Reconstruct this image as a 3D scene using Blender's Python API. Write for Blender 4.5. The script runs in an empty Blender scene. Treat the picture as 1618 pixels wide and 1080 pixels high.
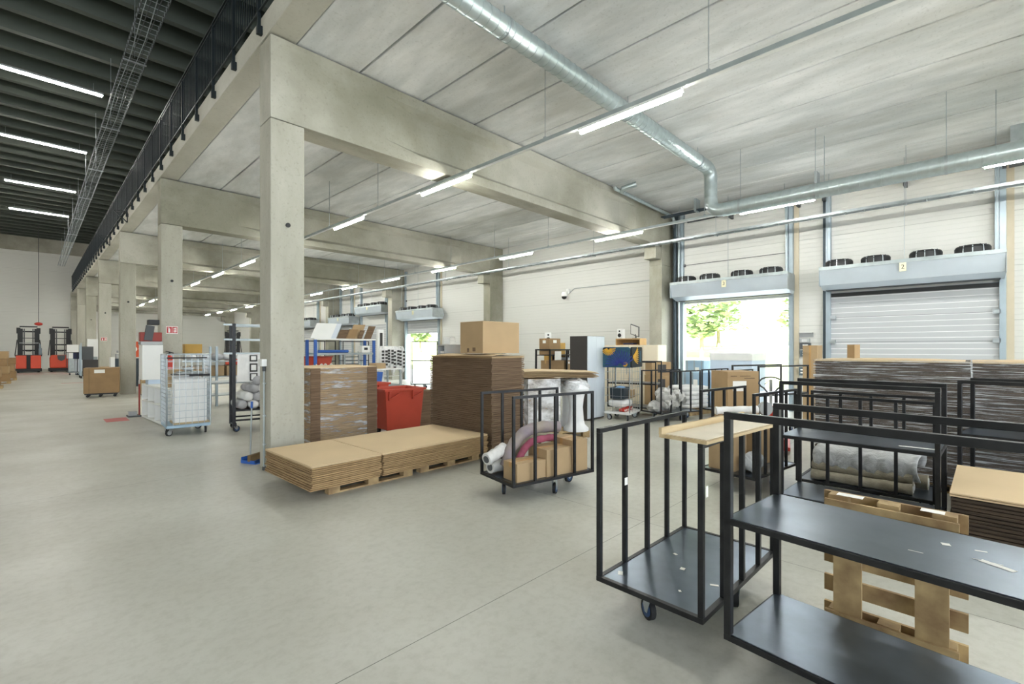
import bpy, math, random
from mathutils import Vector, Matrix
R = math.radians
random.seed(7)
SC = bpy.context.scene
COL = SC.collection
# ------------------------------------------------------------------ camera
TH = 45.65
cam = bpy.data.cameras.new('camera'); co = bpy.data.objects.new('camera', cam); COL.objects.link(co)
co.location = (0, 0, 1.7); co.rotation_euler = (R(90), 0, R(-TH))
cam.sensor_width = 36; cam.lens = 36 * 742 / 1618; cam.shift_y = 10 / 1618
cam.clip_start = .05; cam.clip_end = 400
SC.camera = co
# ------------------------------------------------------------------ daylight
W = bpy.data.worlds.new('sky'); SC.world = W; W.use_nodes = True
wn = W.node_tree.nodes; wl = W.node_tree.links
bg = wn['Background']
sk = wn.new('ShaderNodeTexSky'); sk.sky_type = 'HOSEK_WILKIE'; sk.turbidity = 4; sk.ground_albedo = .6
sk.sun_direction = (.55, -.35, .75)
mx = wn.new('ShaderNodeMix'); mx.data_type = 'RGBA'; mx.inputs[0].default_value = .72
mx.inputs[7].default_value = (.90, .95, 1, 1)
wl.new(sk.outputs[0], mx.inputs[6]); wl.new(mx.outputs[2], bg.inputs[0])
bg.inputs[1].default_value = 3.1
sun = bpy.data.lights.new('sun', 'SUN'); sun.energy = 13; sun.angle = R(2); sun.color = (1, .96, .9)
so = bpy.data.objects.new('sun', sun); COL.objects.link(so); so.rotation_euler = (R(10), R(-38), 0)
SC.view_settings.view_transform = 'Standard'; SC.view_settings.look = 'None'
SC.view_settings.gamma = 1; SC.view_settings.use_curve_mapping = False
SC.view_settings.exposure = 1.42
LAMP = 64.0      # emission of the tube lamps under the mezzanine
HALL = 55.0      # emission of the hall lamps

# ------------------------------------------------------------------ materials
def lin(h):
    if isinstance(h, str):
        v = [int(h[i:i+2], 16) / 255 for i in (0, 2, 4)]
    else: v = h
    return [x / 12.92 if x <= .04045 else ((x + .055) / 1.055) ** 2.4 for x in v] + [1]
M = {}
def mat(name, c, rough=.6, metal=0, var=.12, scale=3, stretch=(1, 1, 1), bump=0, bscale=40, c2=None, spec=.5, detail=5, rvar=0, world=False):
    m = bpy.data.materials.new(name); m.use_nodes = True
    nt = m.node_tree; n = nt.nodes; l = nt.links; b = n['Principled BSDF']
    b.inputs['Roughness'].default_value = rough; b.inputs['Metallic'].default_value = metal
    b.inputs['Specular IOR Level'].default_value = spec
    a = lin(c)
    tc = n.new('ShaderNodeTexCoord'); mp = n.new('ShaderNodeMapping'); mp.inputs['Scale'].default_value = stretch
    l.new(n.new('ShaderNodeNewGeometry').outputs['Position'] if world else tc.outputs['Object'], mp.inputs[0])
    if var or c2:
        nz = n.new('ShaderNodeTexNoise'); nz.inputs['Scale'].default_value = scale; nz.inputs['Detail'].default_value = detail
        l.new(mp.outputs[0], nz.inputs[0])
        rp = n.new('ShaderNodeValToRGB'); rp.color_ramp.elements[0].position = .32; rp.color_ramp.elements[1].position = .68
        d = lin(c2) if c2 else [x * (1 - var) for x in a[:3]] + [1]
        u = a if c2 else [min(1, x * (1 + var * .6)) for x in a[:3]] + [1]
        rp.color_ramp.elements[0].color = d; rp.color_ramp.elements[1].color = u
        l.new(nz.outputs[0], rp.inputs[0]); l.new(rp.outputs[0], b.inputs['Base Color'])
        if rvar:
            mr = n.new('ShaderNodeMapRange'); mr.inputs[1].default_value = .3; mr.inputs[2].default_value = .7
            mr.inputs[3].default_value = rough - rvar; mr.inputs[4].default_value = rough + rvar
            l.new(nz.outputs[0], mr.inputs[0]); l.new(mr.outputs[0], b.inputs['Roughness'])
    else: b.inputs['Base Color'].default_value = a
    if bump:
        bn = n.new('ShaderNodeTexNoise'); bn.inputs['Scale'].default_value = bscale
        bp = n.new('ShaderNodeBump'); bp.inputs['Strength'].default_value = bump; bp.inputs['Distance'].default_value = .02
        l.new(mp.outputs[0], bn.inputs[0]); l.new(bn.outputs[0], bp.inputs['Height']); l.new(bp.outputs[0], b.inputs['Normal'])
    M[name] = m; return m
def emis(name, c, s):
    m = bpy.data.materials.new(name); m.use_nodes = True; b = m.node_tree.nodes['Principled BSDF']
    b.inputs['Base Color'].default_value = lin(c); b.inputs['Emission Color'].default_value = lin(c)
    b.inputs['Emission Strength'].default_value = s; M[name] = m; return m

def concrete(name, light, mid, dark, streak=(1, 1, .25), amt=.5, rough=.75):
    """fair-faced concrete: two scales of mottling, stain patches, small blowholes"""
    m = bpy.data.materials.new(name); m.use_nodes = True
    nt = m.node_tree; n = nt.nodes; l = nt.links; b = n['Principled BSDF']; b.inputs['Roughness'].default_value = rough
    b.inputs['Specular IOR Level'].default_value = .3
    tc = n.new('ShaderNodeTexCoord')
    mp = n.new('ShaderNodeMapping'); mp.inputs['Scale'].default_value = streak; l.new(tc.outputs['Object'], mp.inputs[0])
    a = n.new('ShaderNodeTexNoise'); a.inputs['Scale'].default_value = .9; a.inputs['Detail'].default_value = 7; a.inputs['Roughness'].default_value = .6
    l.new(mp.outputs[0], a.inputs[0])
    r = n.new('ShaderNodeValToRGB'); r.color_ramp.elements[0].position = .36; r.color_ramp.elements[1].position = .62
    r.color_ramp.elements[0].color = lin(mid); r.color_ramp.elements[1].color = lin(light); l.new(a.outputs[0], r.inputs[0])
    c2 = n.new('ShaderNodeTexNoise'); c2.inputs['Scale'].default_value = .33; c2.inputs['Detail'].default_value = 9; c2.inputs['Roughness'].default_value = .65
    l.new(mp.outputs[0], c2.inputs[0])
    r2 = n.new('ShaderNodeValToRGB'); r2.color_ramp.elements[0].position = .44; r2.color_ramp.elements[1].position = .66
    r2.color_ramp.elements[0].color = (0, 0, 0, 1); r2.color_ramp.elements[1].color = (amt, amt, amt, 1); l.new(c2.outputs[0], r2.inputs[0])
    x = n.new('ShaderNodeMix'); x.data_type = 'RGBA'; l.new(r2.outputs[0], x.inputs[0]); l.new(r.outputs[0], x.inputs[6]); x.inputs[7].default_value = lin(dark)
    v = n.new('ShaderNodeTexNoise'); v.inputs['Scale'].default_value = 26; v.inputs['Detail'].default_value = 3; l.new(tc.outputs['Object'], v.inputs[0])
    r3 = n.new('ShaderNodeValToRGB'); r3.color_ramp.elements[0].position = .27; r3.color_ramp.elements[1].position = .42
    r3.color_ramp.elements[0].color = (.86, .86, .85, 1); r3.color_ramp.elements[1].color = (1, 1, 1, 1); l.new(v.outputs[0], r3.inputs[0])
    y = n.new('ShaderNodeMix'); y.data_type = 'RGBA'; y.blend_type = 'MULTIPLY'; y.inputs[0].default_value = 1
    l.new(x.outputs[2], y.inputs[6]); l.new(r3.outputs[0], y.inputs[7]); l.new(y.outputs[2], b.inputs['Base Color'])
    bp = n.new('ShaderNodeBump'); bp.inputs['Strength'].default_value = .25; bp.inputs['Distance'].default_value = .01
    l.new(v.outputs[0], bp.inputs['Height']); l.new(bp.outputs[0], b.inputs['Normal'])
    M[name] = m; return m
concrete('concrete', 'b8b6aa', 'a4a295', '83816f', (1, 1, .3), .8)
concrete('concrete_beam', 'b9b7ab', '9a988a', '777563', (.5, 1, .5), .9)
concrete('concrete_slab', 'e6e7e7', 'cdd0d0', 'b4b4ae', (3.0, .8, 1), .6)
concrete('concrete_edge', 'cfcdc3', 'bdbbb0', '9f9c8d', (1, .5, 1), .5)

def floor_mat():
    m = bpy.data.materials.new('polished_concrete'); m.use_nodes = True
    nt = m.node_tree; n = nt.nodes; l = nt.links; b = n['Principled BSDF']
    tc = n.new('ShaderNodeTexCoord')
    def noise(s, d, rg=.6):
        a = n.new('ShaderNodeTexNoise'); a.inputs['Scale'].default_value = s; a.inputs['Detail'].default_value = d
        a.inputs['Roughness'].default_value = rg; l.new(tc.outputs['Object'], a.inputs[0]); return a
    def ramp(src, p0, c0, p1, c1):
        r = n.new('ShaderNodeValToRGB'); r.color_ramp.elements[0].position = p0; r.color_ramp.elements[1].position = p1
        r.color_ramp.elements[0].color = c0; r.color_ramp.elements[1].color = c1; l.new(src.outputs[0], r.inputs[0]); return r
    a = noise(.45, 6, .5); r = ramp(a, .33, lin('b1b1a7'), .66, lin('c5c5bc'))
    s = noise(1.1, 5, .55); r2 = ramp(s, .38, (0, 0, 0, 1), .85, (.4, .4, .4, 1))
    x = n.new('ShaderNodeMix'); x.data_type = 'RGBA'; l.new(r2.outputs[0], x.inputs[0]); l.new(r.outputs[0], x.inputs[6]); x.inputs[7].default_value = lin('9c9788')
    # fine scuffs
    wv = noise(14, 6, .7); r3 = ramp(wv, .3, (.86, .86, .84, 1), .55, (1, 1, 1, 1))
    y = n.new('ShaderNodeMix'); y.data_type = 'RGBA'; y.blend_type = 'MULTIPLY'; y.inputs[0].default_value = 1
    l.new(x.outputs[2], y.inputs[6]); l.new(r3.outputs[0], y.inputs[7])
    # saw-cut joints every 5.2 m
    sp = n.new('ShaderNodeSeparateXYZ'); l.new(tc.outputs['Object'], sp.inputs[0])
    prev = y.outputs[2]
    for ax, off, per in ((0, 1.0, 5.2), (1, 2.9, 5.2)):
        ad = n.new('ShaderNodeMath'); ad.operation = 'ADD'; ad.inputs[1].default_value = off + 104; l.new(sp.outputs[ax], ad.inputs[0])
        md = n.new('ShaderNodeMath'); md.operation = 'MODULO'; md.inputs[1].default_value = per; l.new(ad.outputs[0], md.inputs[0])
        lt = n.new('ShaderNodeMath'); lt.operation = 'LESS_THAN'; lt.inputs[1].default_value = .006; l.new(md.outputs[0], lt.inputs[0])
        z = n.new('ShaderNodeMix'); z.data_type = 'RGBA'; l.new(lt.outputs[0], z.inputs[0]); l.new(prev, z.inputs[6]); z.inputs[7].default_value = lin('6f6e66')
        prev = z.outputs[2]
    l.new(prev, b.inputs['Base Color'])
    mr = n.new('ShaderNodeMapRange'); mr.inputs[1].default_value = .3; mr.inputs[2].default_value = .7; mr.inputs[3].default_value = .32; mr.inputs[4].default_value = .44
    l.new(s.outputs[0], mr.inputs[0]); l.new(mr.outputs[0], b.inputs['Roughness'])
    b.inputs['Specular IOR Level'].default_value = .45
    M['floor'] = m
floor_mat()
def panel_mat(name, c, groove, pitch, axis=2, w=.06, joint=0, jc=None, rough=.5, bump=.6):
    """flat sheet cladding with fine grooves; the grooves are relief, the wide joints a real colour"""
    m = bpy.data.materials.new(name); m.use_nodes = True
    nt = m.node_tree; n = nt.nodes; l = nt.links; b = n['Principled BSDF']; b.inputs['Roughness'].default_value = rough
    tc = n.new('ShaderNodeTexCoord'); sp = n.new('ShaderNodeSeparateXYZ'); l.new(tc.outputs['Object'], sp.inputs[0])
    def stripes(per, wd):
        md = n.new('ShaderNodeMath'); md.operation = 'PINGPONG'; md.inputs[1].default_value = per / 2; l.new(sp.outputs[axis], md.inputs[0])
        mr = n.new('ShaderNodeMapRange'); mr.inputs[1].default_value = 0; mr.inputs[2].default_value = wd; mr.interpolation_type = 'SMOOTHSTEP'
        l.new(md.outputs[0], mr.inputs[0]); return mr
    g = stripes(pitch, pitch * w)
    x = n.new('ShaderNodeMix'); x.data_type = 'RGBA'; l.new(g.outputs[0], x.inputs[0]); x.inputs[6].default_value = lin(groove); x.inputs[7].default_value = lin(c)
    out = x.outputs[2]
    if joint:
        j = stripes(joint, .008)
        y = n.new('ShaderNodeMix'); y.data_type = 'RGBA'; l.new(j.outputs[0], y.inputs[0]); y.inputs[6].default_value = lin(jc); l.new(out, y.inputs[7]); out = y.outputs[2]
    l.new(out, b.inputs['Base Color'])
    bp = n.new('ShaderNodeBump'); bp.inputs['Strength'].default_value = bump; bp.inputs['Distance'].default_value = .004
    l.new(g.outputs[0], bp.inputs['Height']); l.new(bp.outputs[0], b.inputs['Normal']); M[name] = m
panel_mat('wall_panel', 'd0d0cb', 'c3c3be', .115, joint=1.15, jc='9fa09b')
panel_mat('far_panel', 'd8d8d2', 'c2c2bc', .115, joint=1.15, jc='a8a8a2')
panel_mat('door_panel', 'b3b6b8', 'e8e8e8', .13, w=.1, joint=.62, jc='4c4f52')
mat('white_trim', 'dddcd4', .5, var=.03); mat('cream_trim', 'c9bea6', .6, var=.06)
mat('galvanised', 'b4bcc0', .38, .85, var=.14, scale=6, detail=8, rvar=.06)
mat('galv_dull', 'a9b2b4', .5, .6, var=.12, scale=5)
mat('duct_steel', 'b8c4c6', .36, .75, var=.1, scale=9, rvar=.06)
mat('steel_blue', 'a3b1ba', .45, .5, var=.08)
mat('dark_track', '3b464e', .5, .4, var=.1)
mat('curtain_metal', 'cdd8e2', .3, .45, var=.05, scale=2)
mat('black_plastic', '16181a', .5, var=.1); mat('rubber', '1c1d1f', .75, var=.1)
mat('railing_black', '20292d', .5, .3, var=.1)
mat('cart_steel', '37383a', .42, .7, var=.35, scale=9, detail=8, rvar=.1, c2='2a2b2d')
mat('sheet_steel', '7f8b9a', .31, .92, var=.3, scale=1.6, detail=5, rvar=.02, c2='5b6570')  # blue tint puts the dock door's reflection into the sheet colour
mat('card', 'aa916e', .8, var=.07, scale=2.5, bump=.05); mat('card_dark', '977b58', .85, var=.12, scale=3)
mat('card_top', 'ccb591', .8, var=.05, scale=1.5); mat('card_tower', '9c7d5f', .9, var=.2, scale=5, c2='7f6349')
mat('card_kraft', 'a68b66', .85, var=.1, scale=3); mat('card_yellow', 'bb9650', .8, var=.08)
mat('card_edge', 'a98d66', .9, var=.3, scale=5, stretch=(1, 1, 22), c2='846b4a', bump=.4, bscale=8, world=True)
mat('card_brown_edge', '7a654f', .9, var=.3, scale=2.5, stretch=(1, 1, 30), c2='5d4937', bump=.4, bscale=6, world=True)
mat('card_wrapped', '57483a', .9, var=.3, scale=2.5, stretch=(1, 1, 30), c2='32281f', bump=.4, bscale=6, world=True)
mat('tape_tan', 'b48d58', .35, var=.05); mat('paper', 'efeee9', .7, var=.02); mat('label_yellow', 'ebe6c4', .7, var=.02)
mat('pine', 'bfae8c', .7, var=.15, scale=2, stretch=(1, 8, 8), c2='a68f68', detail=8)
mat('pallet_wood', 'bba377', .8, var=.3, scale=3, stretch=(2, 2, 2), c2='83694a', detail=9)
mat('pallet_dark', '8d744d', .85, var=.3, scale=3, c2='5f4c33', detail=9)
mat('plywood', 'd9cfbb', .6, var=.06); mat('oak', 'c09a66', .6, var=.1, stretch=(1, 6, 1))
mat('red_plastic', 'b5432f', .45, var=.08); mat('red_dark', '8e2f25', .5, var=.08); mat('red_paint', 'c0392b', .4, var=.05)
mat('sign_red', 'b3262b', .5, var=.03); mat('forklift_orange', 'd2492a', .4, var=.05); mat('banner_orange', 'd4552c', .6, var=.03)
mat('wheel_blue', '26456f', .45, var=.06); mat('blue_plastic', '2f5fae', .45, var=.06); mat('blue_light', '6fa0d2', .5, var=.06); mat('rack_blue', '2a5aa8', .45, var=.04)
mat('pale_blue', 'c9d9ea', .5, var=.05); mat('blue_deck', '9db9cd', .5, var=.08); mat('navy', '2c3350', .8, var=.1)
mat('white_board', 'e6e7e4', .45, var=.03); mat('white_foam', 'e9ebed', .7, var=.06, bump=.15, bscale=18)
mat('cream_board', 'e2d8c2', .5, var=.03); mat('charcoal', '34312f', .55, var=.06); mat('silver_board', 'ccd4dc', .4, var=.03)
mat('grey_plastic', 'a8abab', .5, var=.05); mat('dark_grey', '4a4d50', .55, var=.06); mat('screen_grey', '5e6a70', .25, var=.05)
mat('grey_cabinet', 'c8cac9', .5, var=.03)
mat('rug_beige', '9d9684', .9, var=.18, scale=14, bump=.3, bscale=70); mat('rug_grey', 'b9bbbb', .8, var=.25, scale=9, stretch=(6, 1, 1), bump=.3, bscale=50)
mat('film_roll', 'c9c9c6', .3, var=.2, scale=9, bump=.5, bscale=12); mat('rug_pink', '96485e', .75, var=.3, scale=6, bump=.3, bscale=20)
mat('rug_mauve', '968c7c', .6, var=.3, scale=4, c2='857a86', bump=.3, bscale=14)
mat('fleece', 'd4d3d0', .95, var=.3, scale=7, c2='9b9b98', bump=.8, bscale=22); mat('textile_white', 'e4e4e2', .8, var=.12, scale=6, bump=.3, bscale=14)
mat('textile_grey', 'b0b0b2', .85, var=.2, scale=8); mat('strap_black', '1d1e20', .7, var=.05)
mat('tape_red', 'c4625e', .6, var=.1, scale=3); mat('rust', 'a06a3c', .9, var=.3, scale=6)
mat('asphalt', 'bdbbb4', .9, var=.1, scale=.6); mat('grass', '92aa72', .95, var=.3, scale=1.2, c2='b5b884', bump=.5, bscale=6)
mat('foliage', 'afbf9b', .9, var=.3, scale=.8, c2='9aac85'); mat('bark', '9c8f7e', .9, var=.2)
mat('roof_soffit', '5f665f', .85, var=.22, scale=.5, stretch=(.3, 1.5, 1), c2='4a514b', detail=8)
mat('tile_yellow_print', 'd2a233', .8, var=.1); mat('print_blue', '2b5468', .85, var=.2, scale=18, c2='234558'); mat('print_dark', '1c2024', .85, var=.1)
mat('print_navy', '2a3580', .85, var=.25, scale=22); mat('dome_glass', '17191b', .1, var=0)
emis('tube_light', 'fdfdf6', LAMP); emis('hall_light', 'fffaf0', HALL)
def wrap_mat(name, alpha=.42, lo=.5, hi=.75, st=(1, 1, 9), sc=2.6):  # wrinkled film; pale streaks in the opacity stand in for its glints
    m = bpy.data.materials.new(name); m.use_nodes = True
    nt = m.node_tree; n = nt.nodes; l = nt.links; b = n['Principled BSDF']
    b.inputs['Base Color'].default_value = (.82, .84, .86, 1); b.inputs['Roughness'].default_value = .29
    tc = n.new('ShaderNodeTexCoord'); mp = n.new('ShaderNodeMapping'); mp.inputs['Scale'].default_value = st; l.new(tc.outputs['Object'], mp.inputs[0])
    a = n.new('ShaderNodeTexNoise'); a.inputs['Scale'].default_value = sc; a.inputs['Detail'].default_value = 8; a.inputs['Roughness'].default_value = .65; l.new(mp.outputs[0], a.inputs[0])
    r = n.new('ShaderNodeMapRange'); r.inputs[1].default_value = lo; r.inputs[2].default_value = hi; r.inputs[3].default_value = .07; r.inputs[4].default_value = alpha
    l.new(a.outputs[0], r.inputs[0]); l.new(r.outputs[0], b.inputs['Alpha'])
    bp = n.new('ShaderNodeBump'); bp.inputs['Strength'].default_value = .9; bp.inputs['Distance'].default_value = .05
    l.new(a.outputs[0], bp.inputs['Height']); l.new(bp.outputs[0], b.inputs['Normal']); M[name] = m
wrap_mat('stretch_wrap', .8, .5, .66, (1, 1, 30), 2.0); wrap_mat('thin_wrap', .7, .5, .72, (1, 1, 7), 2.4); wrap_mat('wrap_milky', .9, .3, .6, (1, 1, 1.5), 3)

# ------------------------------------------------------------------ mesh tools
class MB:
    def __init__(s): s.v = []; s.f = []; s.sm = []
    def add(s, vs, fs, mtx=None, smooth=False):
        o = len(s.v)
        for p in vs:
            p = Vector(p); s.v.append(tuple(mtx @ p if mtx else p))
        for f in fs: s.f.append([i + o for i in f]); s.sm.append(smooth)
        return s
    def box(s, x0, x1, y0, y1, z0, z1, mtx=None):
        return s.add([(x0, y0, z0), (x1, y0, z0), (x1, y1, z0), (x0, y1, z0), (x0, y0, z1), (x1, y0, z1), (x1, y1, z1), (x0, y1, z1)],
                     [(3, 2, 1, 0), (4, 5, 6, 7), (0, 1, 5, 4), (1, 2, 6, 5), (2, 3, 7, 6), (3, 0, 4, 7)], mtx)
    def cb(s, cx, cy, cz, sx, sy, sz, rz=0, rx=0, ry=0):
        m = Matrix.Translation((cx, cy, cz)) @ Matrix.Rotation(R(rz), 4, 'Z') @ Matrix.Rotation(R(rx), 4, 'X') @ Matrix.Rotation(R(ry), 4, 'Y')
        return s.box(-sx/2, sx/2, -sy/2, sy/2, -sz/2, sz/2, m)
    def bar(s, a, b, w, h=None):
        a = Vector(a); b = Vector(b); d = b - a; h = h or w
        q = d.to_track_quat('Z', 'Y').to_matrix().to_4x4(); q.translation = a
        return s.box(-w/2, w/2, -h/2, h/2, 0, d.length, q)
    def tube(s, pts, r, n=8, caps=True):
        pts = [Vector(p) for p in pts]; rs = r if isinstance(r, (list, tuple)) else [r] * len(pts)
        vs = []; fs = []; nrm = None
        for i, p in enumerate(pts):
            d = (pts[min(i+1, len(pts)-1)] - pts[max(i-1, 0)]).normalized()
            if nrm is None: nrm = d.orthogonal().normalized()
            nrm = (nrm - d * nrm.dot(d)).normalized(); bn = d.cross(nrm)
            for k in range(n):
                t = 2 * math.pi * k / n; vs.append(p + (nrm * math.cos(t) + bn * math.sin(t)) * rs[i])
        for i in range(len(pts) - 1):
            for k in range(n):
                a = i*n + k; b = i*n + (k+1) % n; fs.append((a, b, b+n, a+n))
        s.add(vs, fs, smooth=True)
        if caps:
            o = len(s.v) - len(vs)
            s.f.append([o + k for k in range(n)][::-1]); s.sm.append(False)
            s.f.append([o + (len(pts)-1)*n + k for k in range(n)]); s.sm.append(False)
        return s
    def lathe(s, prof, cx=0, cy=0, cz=0, n=16, mtx=None):
        vs = []; fs = []
        for (r, z) in prof:
            for k in range(n):
                t = 2*math.pi*k/n; vs.append((cx + r*math.cos(t), cy + r*math.sin(t), cz + z))
        for i in range(len(prof)-1):
            for k in range(n):
                a = i*n+k; b = i*n+(k+1) % n; fs.append((a, b, b+n, a+n))
        fs.append([k for k in range(n)][::-1]); fs.append([(len(prof)-1)*n+k for k in range(n)])
        return s.add(vs, fs, mtx, smooth=True)
    def prism(s, poly, t0, t1, plane='XZ', mtx=None):
        """outline in one plane pulled along the third axis"""
        n = len(poly); g = {'XZ': lambda a, b, t: (a, t, b), 'YZ': lambda a, b, t: (t, a, b), 'XY': lambda a, b, t: (a, b, t)}[plane]
        vs = [g(a, b, t0) for a, b in poly] + [g(a, b, t1) for a, b in poly]
        fs = [list(range(n))[::-1], list(range(n, 2*n))] + [(i, (i+1) % n, (i+1) % n + n, i+n) for i in range(n)]
        return s.add(vs, fs, mtx)
    def blob(s, cx, cy, cz, rx, ry, rz, amp=.12, seg=14, ring=9, rot=0, sq=1.0):
        vs = []; fs = []; ph = random.random() * 9; ca, sa = math.cos(R(rot)), math.sin(R(rot))
        for i in range(ring+1):
            u = math.pi * i / ring
            for k in range(seg):
                t = 2*math.pi*k/seg
                q = 1 + amp*(math.sin(3*t+ph)*math.sin(2*u+ph) + .6*math.sin(5*t-ph*2)*math.sin(u*3)) + random.uniform(-amp, amp)*.35
                sg = lambda c: math.copysign(abs(c)**sq, c)
                x, y, z = rx*q*sg(math.sin(u))*sg(math.cos(t)), ry*q*sg(math.sin(u))*sg(math.sin(t)), rz*q*sg(math.cos(u))
                vs.append((cx + x*ca - y*sa, cy + x*sa + y*ca, cz + z))
        for i in range(ring):
            for k in range(seg):
                a = i*seg+k; b = i*seg+(k+1) % seg; fs.append((a, a+seg, b+seg, b))
        return s.add(vs, fs, smooth=True)
def link(name, mb, m, parent=None, loc=(0, 0, 0), rz=0, bevel=0):
    me = bpy.data.meshes.new(name); me.from_pydata(mb.v, [], mb.f)
    me.polygons.foreach_set('use_smooth', mb.sm); me.materials.append(M[m] if isinstance(m, str) else m); me.update()
    import bmesh
    bm = bmesh.new(); bm.from_mesh(me); bmesh.ops.recalc_face_normals(bm, faces=bm.faces); bm.to_mesh(me); bm.free()
    if any(mb.sm): me.set_sharp_from_angle(angle=R(48))
    o = bpy.data.objects.new(name, me); COL.objects.link(o)
    if parent: o.parent = parent
    o.location = loc; o.rotation_euler = (0, 0, R(rz))
    if bevel:
        b = o.modifiers.new('bevel', 'BEVEL'); b.width = bevel; b.segments = 2; b.limit_method = 'ANGLE'
    return o
def part(parent, name, mb, m, label=None, bevel=0):
    o = link(name, mb, m, parent, bevel=bevel)
    if label: o['label'] = label
    return o
def thing(name, label, cat, loc=(0, 0, 0), rz=0, group=None):
    o = bpy.data.objects.new(name, None); COL.objects.link(o); o.empty_display_size = .2
    o.location = loc; o.rotation_euler = (0, 0, R(rz)); o['label'] = label; o['category'] = cat
    if group: o['group'] = group
    return o
def solo(name, mb, m, label, cat, loc=(0, 0, 0), rz=0, group=None, bevel=0, kind=None):
    o = link(name, mb, m, None, loc, rz, bevel); o['label'] = label; o['category'] = cat
    if group: o['group'] = group
    if kind: o['kind'] = kind
    return o
def struct(name, mb, m, bevel=0):
    o = link(name, mb, m, bevel=bevel); o['kind'] = 'structure'; return o
def dup(root, loc, rz, label=None, group=None):
    def cp(o, par):
        c = o.copy(); COL.objects.link(c); c.parent = par
        for ch in [q for q in list(o.children)]: cp(ch, c)
        return c
    r = cp(root, None); r.location = loc; r.rotation_euler = (0, 0, R(rz))
    if label: r['label'] = label
    if group: r['group'] = group
    return r
def lettering(txt, size, m, parent, loc, rot, depth=.002):
    cu = bpy.data.curves.new('text', 'FONT'); cu.body = txt; cu.size = size; cu.extrude = depth; cu.align_x = 'CENTER'; cu.align_y = 'CENTER'
    t = bpy.data.objects.new('text', cu); COL.objects.link(t)
    dg = bpy.context.evaluated_depsgraph_get(); me = bpy.data.meshes.new_from_object(t.evaluated_get(dg))
    bpy.data.objects.remove(t); me.materials.clear(); me.materials.append(M[m])
    o = bpy.data.objects.new('lettering', me); COL.objects.link(o); o.parent = parent; o.location = loc; o.rotation_euler = [R(a) for a in rot]
    return o

# ================================================================== SETTING
CY = [-2.3] + [6.87 + 7.81 * k for k in range(0, 7)]       # front faces of the frames along the aisle
XC, XW, XP = 2.29, 14.45, 13.68                    # row of columns, dock wall, pilasters on the dock wall
ZB, ZT = 4.88, 6.05
YF = 54.2
struct('floor', MB().box(-16, XW + .25, -10, YF + .3, -.3, 0), 'floor')
# mezzanine soffit: hollow-core planks with open joints, a topping above, a pale edge strip
mb = MB()
x = XC + .22
edges = [2.43 + 1.2 * k for k in range(0, 11)]
mb.box(2.66, edges[1] - .016, -10, YF, ZT, ZT + .22)
for a, b in zip(edges[1:], edges[2:] + [14.44]):
    if a < 14.4: mb.box(a + .016, min(b, 14.44) - .016, -10, YF, ZT, ZT + .22)
struct('ceiling', mb, 'concrete_slab', bevel=.012)
struct('trim_1', MB().box(XC - .01, 2.65, -10, YF, ZT, ZT + .34), 'concrete_edge', bevel=.01)      # edge strip of the mezzanine deck
struct('mezzanine_deck', MB().box(2.66, XW, -10, YF, ZT + .225, ZT + .33), 'concrete')
struct('mezzanine_joint_filler', MB().box(3.5, XW - .02, -10, YF, ZT + .2205, ZT + .2245), 'black_plastic')
# columns and beams, each its own
for i, y in enumerate(CY):
    struct('concrete_column', MB().box(XC, XC + .46, y, y + .44, 0, ZB - .008), 'concrete', bevel=.015)
    p = MB().box(XP, XW - .005, y, y + .42, 0, 4.3)
    p.box(XP, XW - .005, y + .0, y + .42, 4.3, ZT - .02)
    p.prism([(XP - .36, 4.46), (XP, 4.46), (XP, 4.86), (XP - .36, 4.86)], y + .02, y + .40, 'XZ')
    struct('concrete_pilaster', p, 'concrete_beam', bevel=.012)
    # I-shaped beam with solid ends
    def sec(x, w):
        yc = y + .22; h = .22
        pts = [(-h, ZB), (h, ZB), (h, ZB + .17), (w, ZB + .26), (w, ZT - .30), (h, ZT - .20), (h, ZT - .028), (-h, ZT - .028), (-h, ZT - .20), (-w, ZT - .30), (-w, ZB + .26), (-h, ZB + .17)]
        return [(x, yc + a, z) for a, z in pts]
    st = [(XC, .22), (4.06, .22), (4.75, .10), (11.4, .10), (12.1, .22), (XP - .003, .22)]
    vs = []; fs = []
    for xx, w in st: vs += sec(xx, w)
    for s_ in range(len(st) - 1):
        for k in range(12): a = s_*12 + k; b = s_*12 + (k+1) % 12; fs.append((a, b, b+12, a+12))
    fs.append(list(range(12))); fs.append([(len(st)-1)*12 + k for k in range(12)])
    struct('concrete_beam', MB().add(vs, fs), 'concrete_beam', bevel=.008)
# round hole in each column face, its shade a black disc; red hose and extinguisher signs
for y in CY[1:6]:
    o = struct('column_hole_shade', MB().tube([(2.52, y - .012, 3.43), (2.52, y + .004, 3.43)], .033, 16), 'black_plastic')
# dock wall: openings [y0, y1, open?]
docks = [(-8.6, -5.4), (-.49, 2.63), (3.47, 6.52), (19.2, 22.2), (24.1, 27.2), (28.3, 30.0), (33.4, 36.6), (38.9, 42), (43, 46)]  # first opening is unseen, added behind the camera to let daylight in
DH = 3.1
w = MB(); y = -10
for a, b in docks:
    w.box(XW, XW + .2, y, a, 0, 12); w.box(XW, XW + .2, a, b, DH, 12); y = b
w.box(XW, XW + .2, y, YF, 0, 12)
struct('wall_right', w, 'wall_panel')
struct('wall_far', MB().box(-16, XW + .2, YF, YF + .25, 0, 9.5), 'far_panel')
struct('trim_2', MB().box(-16, XW + .2, YF - .15, YF + .25, 9.5, 10.7), 'concrete_beam')   # concrete beam above the end wall
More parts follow.
